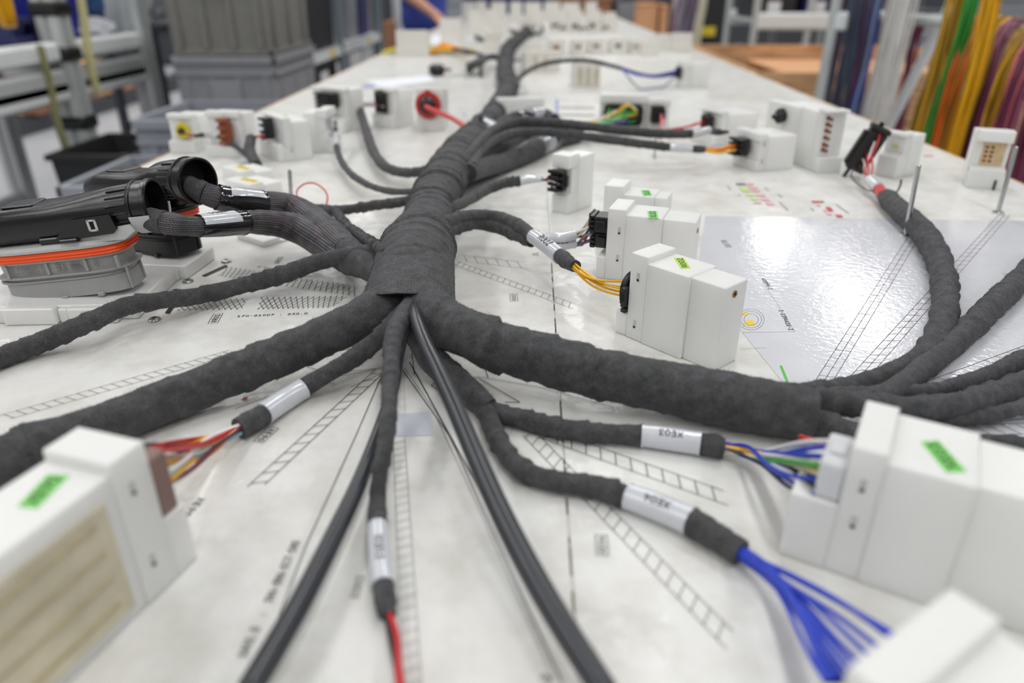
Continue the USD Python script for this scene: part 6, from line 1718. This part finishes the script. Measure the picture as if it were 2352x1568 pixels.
b, pt = branch([(1070, 372, 26, .038), (1090, 340, 24, .046), (1125, 305, 23, .052), (1165, 286, 22, .055), (1210, 279, 22, .056), (1300, 285, 21, .055), (1400, 296, 20, .052), (1500, 306, 20, .048), (1588, 307, 19, .046), (1628, 300, 17, .046), (1650, 303, 13, .046), (1674, 303, 6, .046)],
               [('tape', 0, 8), ('sleeve', 8, 9, ''), ('tape', 9, 11)], label='upper of two long taped leads arching to the right', pitch=0.008, amp=0.0005)
b, pt = branch([(1085, 385, 26, .036), (1100, 352, 24, .040), (1135, 322, 22, .044), (1180, 307, 20, .046), (1250, 303, 20, .046), (1330, 312, 19, .042), (1430, 325, 19, .038), (1540, 338, 18, .034), (1582, 341, 15, .032), (1600, 342, 17, .031), (1618, 343, 16, .030)],
               [('tape', 0, 7), ('sleeve', 7, 8.2, ''), ('tape', 8.2, 10)], label='lower of two long taped leads, with yellow wires', pitch=0.008, amp=0.0005)
wires(WIRE_ENDS['yellow'], end_of(pt, 10), ['wire_yellow', 'wire_yellow', 'wire_orange', 'wire_yellow'], b, 0.0015, sag=0.05, jit=0.001)
wires([(p11.M @ np.array([-0.0105, y, z, 1]))[:3] for y, z in ((0, 0.002), (0.003, -0.003), (-0.003, -0.002))], (P(1530, 300, .03), np.array([0.8, 0.3, 0.1]), 0.004), ['wire_red', 'wire_red', 'wire_red'], b, 0.001, jit=0.002)
wires([(p10.M @ np.array([-0.013, y, z, 1]))[:3] for y, z in ((-0.004, 0.0), (-0.008, -0.008))], (P(1522, 302, .014), np.array([-0.2, 0.6, 0.3]), 0.003), ['wire_pink', 'wire_orange'], b, 0.002, jit=0.001)
# multi-coloured wires out of the wide black frame
g = np.random.default_rng(12)
cols = ['wire_green', 'wire_yellow', 'wire_green', 'wire_blue', 'wire_cream', 'wire_green', 'wire_white', 'wire_lightblue', 'wire_green', 'wire_pink']
bm = branch([(1240, 292, 24, .02), (1290, 292, 26, .02), (1330, 290, 24, .02)], [('tape', 0, 2)], label='taped lead behind the long leads carrying the coloured wires', pitch=0.01, amp=0.0004)[0]
for k, e in enumerate(WIRE_ENDS['multi']):
    s = P(1330, 288, .018) + g.normal(0, 0.004, 3)
    md = P(1365 + g.random() * 20, 276 + g.random() * 10, .022 + g.random() * 0.012)
    out = e + np.array([-0.004 - 0.01 * g.random(), -0.014 - 0.006 * g.random(), 0.002 * g.normal()])
    HARN.part('wire', tube(spline([s, md, out, e, e + [0, 0.006, 0]], 9)[0], 0.0017, 7, 0.004, caps=False)[0], cols[k % len(cols)], True, under=bm, w=True)
for k, (c_, y0) in enumerate((('wire_yellow', 0.004), ('wire_cream', 0.0))):
    e = world(M9, (-0.012, (M9.ya + M9.yb) / 2 + 0.006 + y0, 0.026))
    e2 = world(M9, (-0.012, (M9.ya + M9.yb) / 2 - 0.02, 0.034 - y0))
    HARN.part('wire', tube(spline([e, e + [0.002, -0.008, 0.012], (e + e2) / 2 + [0, -0.01, 0.016 + y0], e2 + [0, -0.006, 0.004], e2 + [0, 0.008, 0]], 9)[0], 0.0022, 8, 0.004)[0], c_, True, under=bm, w=True)
# coil and clips behind the trunk
branch([(1085, 300, 22, .04), (1092, 275, 16, .05), (1100, 268, 12, .052), (1110, 278, 15, .046), (1125, 290, 16, .04)], [('tape', 0, 4)], label='short looped taped end beside the red cable', pitch=0.006, amp=0.0004)
branch([(1112, 280, 20, .044), (1128, 288, 22, .042), (1138, 296, 22, .04)], [('sleeve', 0, 2, '')], under=TRUNK)
branch([(1130, 304, 24, .028), (1150, 284, 25, .034), (1175, 272, 26, .037), (1200, 268, 26, .038), (1224, 272, 26, .036)], [('tape', 0, 3), ('clear', 2.6, 4)], label='taped loop with a clear clip behind the trunk', pitch=0.006, amp=0.0004)
branch([(1215, 266, 36, .038), (1245, 262, 30, .034), (1272, 276, 26, .028)], [('sleeve', 0, 1, ''), ('tape', 1, 2)], label='black lead end behind the clear clip', pitch=0.006, amp=0.0004)
# far branches
b, pt = branch([(1175, 205, 12, .03), (1200, 172, 11, .044), (1240, 150, 10, .058), (1290, 140, 9.5, .066), (1350, 139, 9, .066), (1400, 150, 9, .056), (1428, 157, 8, .050)], [('tape', 0, 6)], label='thin black lead arching over the stained blocks', pitch=0.01, amp=0.0003)
wires([(pb.M @ np.array([-0.0085, y, z, 1]))[:3] for y, z in ((0, 0.004), (0.004, 0.0), (-0.004, -0.002), (0, -0.005))], end_of(pt, 6), ['wire_blue', 'wire_blue', 'wire_navy', 'wire_blue'], b, 0.0022, sag=0.05, jit=0.004)
wires([(pb.M @ np.array([-0.0085, 0, -0.006, 1]))[:3]], end_of(pt, 6), ['wire_grey'], b, 0.002, sag=0.28, jit=0.002)
branch([(1160, 136, 16, .026), (1135, 130, 14, .03), (1112, 134, 14, .03), (1090, 146, 16, .026), (1076, 164, 12)], [('tape', 0, 4)], label='short far branch bending to the left', pitch=0.01, amp=0.0003)
branch([(1115, 136, 12, .028), (1104, 152, 9, .022), (1106, 174, 8)], [('tape', 0, 2)], label='short far branch bending towards the camera', pitch=0.01, amp=0.0003)
branch([(1120, 132, 9, .03), (1085, 120, 9, .03), (1050, 113, 8, .024), (1010, 109, 7), (985, 107, 5)], [('tape', 0, 4)], label='long thin far branch to the left', pitch=0.01, amp=0.0003)
branch([(1100, 142, 16, .03), (1085, 150, 18, .03), (1072, 152, 14, .028)], [('tape', 0, 2)], label='far taped stub', pitch=0.01, amp=0.0003)
branch([(1168, 140, 6, .026), (1185, 139, 5, .026), (1200, 138, 4, .026)], [('tape', 0, 2)], label='tiny far lead to the right', pitch=0.01, amp=0.0003)
branch([(1196, 84, 14, .02), (1185, 76, 11, .026), (1172, 70, 8, .03)], [('tape', 0, 2)], label='far lead to the upper left', pitch=0.01, amp=0.0003)
branch([(1205, 80, 12, .02), (1230, 78, 9, .024), (1246, 70, 8, .03), (1244, 60, 6, .034)], [('tape', 0, 3)], label='far lead to the upper right', pitch=0.01, amp=0.0003)
branch([(1112, 92, 8, .012), (1100, 87, 10, .014), (1092, 84, 8, .014)], [('tape', 0, 2)], label='small loose taped end on the far board', pitch=0.01, amp=0.0003)
for k, (x, y) in enumerate(((1275, 57), (1292, 56), (1293, 64), (1322, 62), (1338, 64), (1360, 60), (1392, 62))):
    branch([(x - 7, y + 3, 5, .03), (x, y, 6, .034), (x + 8, y + 2, 5, .03)], [('tape', 0, 2)], label='dark lead end among the far blocks', pitch=0.01, amp=0.0003)

# ---------------------------------------------------------------- the two big angled connectors and their plates
def plate(label, boxes, o, yaw):
    t = Thing('connector_plate', label, 'fixture plate', o, yaw)
    for k, b_ in enumerate(boxes):
        t.part('plate' if k == 0 else 'tab', bx(*b_, 0.001), 'acetal')
    return t


a = P(14, 749)
PT = plate('white plate holding the grey and orange connector at the left edge', [(-0.05, 0.094, 0.0085, 0.092, 0.0002, 0.0125), (-0.0008, 0.0375, 0.0, 0.0083, 0.0002, 0.0135), (0.0380, 0.0455, 0.0035, 0.0083, 0.0002, 0.0115), (0.046, 0.0815, 0.0012, 0.0083, 0.0002, 0.0125), (-0.05, -0.001, 0.004, 0.0083, 0.0002, 0.012)], a, 4.0)
PT2 = plate('white plate holding the rear black connector', [(-0.062, 0.0, 0.0, 0.052, 0.0002, 0.0125), (-0.066, -0.03, -0.012, -0.0003, 0.0002, 0.0120), (-0.022, -0.006, -0.005, -0.0003, 0.0002, 0.0105)], P(431, 642), 0.0)
pa, pb_ = P(431, 642), P(506, 588)
yaw2 = math.degrees(math.atan2(pb_[1] - pa[1], pb_[0] - pa[0])) - 90
PT2.M[:3, :3] = trimesh.transformations.rotation_matrix(math.radians(yaw2), [0, 0, 1])[:3, :3]
PT2.x.GetOrderedXformOps()[0].Set(Gf.Matrix4d(*PT2.M.T.ravel().tolist()))


def big_connector(label, loc, yaw, tilt, housing, seal=True, marks=True, base='grey_plastic', zoff=0.0):
    """Local frame: x along the housing towards the cable outlet, z up; origin under the housing's middle."""
    t = Thing('large_connector', label, 'connector', loc, yaw, tilt=tilt)
    L, W = 0.05, 0.0205      # half length, half depth
    e = 3.6
    t.part('housing', zloft([(0.0, 0, 0, L * 0.985, W * 0.97, e), (0.013, 0, 0, L * 0.985, W * 0.97, e), (0.0131, 0, 0, L * 0.965, W * 0.93, e), (0.0305, 0, 0, L * 0.975, W * 0.945, e)], 96), base, 35)
    t.part('ledge', zloft([(0.0135, -0.003, 0, L * 0.99, W * 1.0, e), (0.0150, -0.003, 0, L * 0.99, W * 1.0, e)], 96), base, 35)
    t.part('flange', zloft([(0.0175, 0, 0, L * 1.05, W * 1.06, e), (0.0190, 0, 0, L * 1.05, W * 1.06, e)], 96), base, 35)
    t.part('flange', zloft([(0.0290, 0, 0, L * 1.035, W * 1.05, e), (0.0306, 0, 0, L * 1.05, W * 1.07, e)], 96), base, 35)
    if seal:
        t.part('seal_ring', zloft([(0.0307, 0, 0, L * 1.06, W * 1.10, e), (0.0318, 0, 0, L * 1.085, W * 1.15, e), (0.0330, 0, 0, L * 1.07, W * 1.12, e), (0.0342, 0, 0, L * 1.09, W * 1.16, e), (0.0354, 0, 0, L * 1.075, W * 1.13, e), (0.0366, 0, 0, L * 1.09, W * 1.16, e), (0.0374, 0, 0, L * 1.06, W * 1.1, e)], 96), 'orange_seal', 25, 'orange sealing ring')
    t.part('collar_frame', zloft([(0.0376, 0.001, 0, L * 1.09, W * 1.17, e), (0.0396, 0.001, 0, L * 1.11, W * 1.2, e), (0.0401, 0.001, 0, L * 1.06, W * 1.1, e), (0.0420, 0.001, 0, L * 1.04, W * 1.06, e), (0.0426, 0.001, 0, L * 1.06, W * 1.08, e)], 96), 'light_grey_plastic' if base == 'grey_plastic' else base, 30, 'pale grey slide frame')
    # panels between the flanges on the near side
    for x in (-0.037, -0.006, 0.0235, 0.0475):
        t.part('web', bx(x - 0.0011, x + 0.0011, -W * 1.035, -W * 0.9, 0.0192, 0.0289, 0.0003), base)
    for x in (-0.028, -0.001, 0.027):
        t.part('clip_tab', bx(x - 0.0024, x + 0.0024, -W * 1.06, -W * 0.9, -0.0012, 0.0016, 0.0004), base)
    for s in (-0.7, 0.4):
        t.part('end_rib', bx(L * 0.97, L * 1.0, W * s - 0.001, W * s + 0.001, 0.0006, 0.0172, 0.0003), base)
    if marks:
        for s, x, z, hgt in (('2-1718324-1', -0.0085, 0.0272, 0.0026), ('2-1718325-2 C', -0.0085, 0.0232, 0.0022), ('TE', 0.0095, 0.0272, 0.0056), ('B', 0.0335, 0.027, 0.0045)):
            m = text(s, hgt, 0.00025)
            v = np.asarray(m.vertices)
            ex = m.bounds[1][0]
            fit = min(1.0, 0.024 / ex)
            m.vertices = np.c_[x - v[:, 0] * fit, -W * 0.952 - 0.0009 - v[:, 2], z - v[:, 1]]   # moulded upside down
            t.part('moulded_mark', m, 'engraved', False)
        t.part('moulded_mark', cat([bx(0.0115, 0.021 - 0.0012 * k, -W * 0.952 - 0.0012, -W * 0.952 - 0.0008, 0.0218 + 0.0019 * k, 0.0226 + 0.0019 * k, 0) for k in range(3)]), 'engraved', False, kind='stuff')
    # black angled cover with round outlet
    zc, X = 0.0585 + zoff, 0.0245
    t.part('cover', loft([(-0.066, 0, 0.0480, 0.008, 0.0045, 3.0), (-0.064, 0, 0.0495, 0.016, 0.0070, 3.2), (-0.052, 0, 0.0535, 0.0205, 0.0110, 3.4), (-0.034, 0, 0.0560, 0.0212, 0.0136, 3.4), (0.006, 0, 0.0565, 0.0210, 0.0140, 3.2), (0.024, 0, 0.0575, 0.0205, 0.0150, 2.8), (0.038, 0, zc - 0.001, 0.0190, 0.0170, 2.3), (0.050, 0, zc, 0.0184, 0.0176, 2.0), (X + 0.0415, 0, zc + 0.001, 0.0178, 0.0178, 2.0)], 72), 'black_cover', 40)
    t.part('raised_panel', bx(-0.030, -0.006, -0.010, 0.010, 0.0690, 0.0712, 0.0008), 'black_cover')
    t.part('raised_panel', bx(-0.004, 0.018, -0.0216, 0.0216, 0.0425, 0.0475, 0.001), 'black_cover')
    for k in range(6):
        a_ = math.radians(-120 - 20 * k)
        t.part('grip_rib', cyl((X + 0.026, 0.0182 * math.cos(a_), zc - 0.0182 * math.sin(a_)), (X + 0.041, 0.0180 * math.cos(a_), zc + 0.001 - 0.0180 * math.sin(a_)), 0.0009, n=8), 'black_cover', 40)
    z1 = zc + 0.001
    ring = [(0.0160, 0.0415), (0.0192, 0.0415), (0.0198, 0.0425), (0.0198, 0.0440), (0.0188, 0.0446), (0.0188, 0.0515), (0.0198, 0.0522), (0.0198, 0.0548), (0.0190, 0.0558), (0.0174, 0.0558), (0.0166, 0.0430), (0.0160, 0.0415)]
    m = rev(ring, 64, 'x')
    m.apply_translation([X, 0, z1])
    t.part('outlet_ring', m, 'black_cover', 35)
    m = rev([(0.0, 0.0390), (0.0170, 0.0390), (0.0170, 0.0422), (0, 0.0422)], 48, 'x')
    m.apply_translation([X, 0, z1])
    t.part('outlet_back', m, 'hole', 35)
    if base == 'grey_plastic':      # pale lower half of the outlet
        cl = m3.Manifold.cylinder(0.0150, 0.0204, 0.0204, 60) - m3.Manifold.cylinder(0.05, 0.0199, 0.0199, 60).translate([0, 0, -0.01])
        cl = cl.rotate([0, 90, 0]).translate([X + 0.0418, 0, z1]) ^ m3.Manifold.cube([0.2, 0.1, 0.1]).translate([0, -0.05, z1 - 0.1 - 0.003])
        q = cl.to_mesh()
        t.part('outlet_clamp', trimesh.Trimesh(np.array(q.vert_properties)[:, :3], np.array(q.tri_verts), process=False), 'light_grey_plastic', 35, 'pale grey lower half of the cable outlet')
        gus = hull([(x, y, z) for y in (-0.0195, 0.0195) for x, z in ((0.010, 0.0424), (0.010, 0.0465), (X + 0.041, 0.0510), (X + 0.043, 0.0460), (X + 0.034, 0.0405), (0.02, 0.0402))])
        t.part('clamp_bracket', gus, 'light_grey_plastic', 25)
    t.part('latch_plate', hull([(x, y, z) for y in (-0.0222, -0.0200) for x, z in ((0.009, 0.0460), (0.025, 0.0595), (0.0545, 0.0605), (0.0565, 0.0495), (0.053, 0.0465), (0.011, 0.0440))]), 'black_cover', 25)
    p_ = t.part('latch_window', cat(bx(0.0365, 0.0435, -0.0232, -0.0221, 0.0495, 0.0510, 0.0002), bx(0.0365, 0.0435, -0.0232, -0.0221, 0.0570, 0.0583, 0.0002), bx(0.0365, 0.0383, -0.0232, -0.0221, 0.0495, 0.0583, 0.0002), bx(0.0417, 0.0435, -0.0232, -0.0221, 0.0495, 0.0583, 0.0002)), 'light_grey_plastic', 20, 'pale grey latch window')
    t.part('latch_hole', bx(0.0384, 0.0416, -0.0226, -0.0220, 0.0511, 0.0569, 0.0001), 'hole', 20, under=p_)
    t.part('slide_key', bx(0.0125, 0.0265, -0.0245, -0.0200, 0.0430, 0.0460, 0.0008), 'black_cover')
    return t


big_connector('large black hooded connector with grey body and orange seal, front one at the left edge', (-0.357, 0.5315, ZB + 0.0128), 3.0, -5.5, None)
big_connector('large black hooded connector, the rear one of the pair at the left', (-0.342, 0.632, ZB + 0.0128), -28.0, -4.5, None, marks=False, base='black_plastic', zoff=0.004)
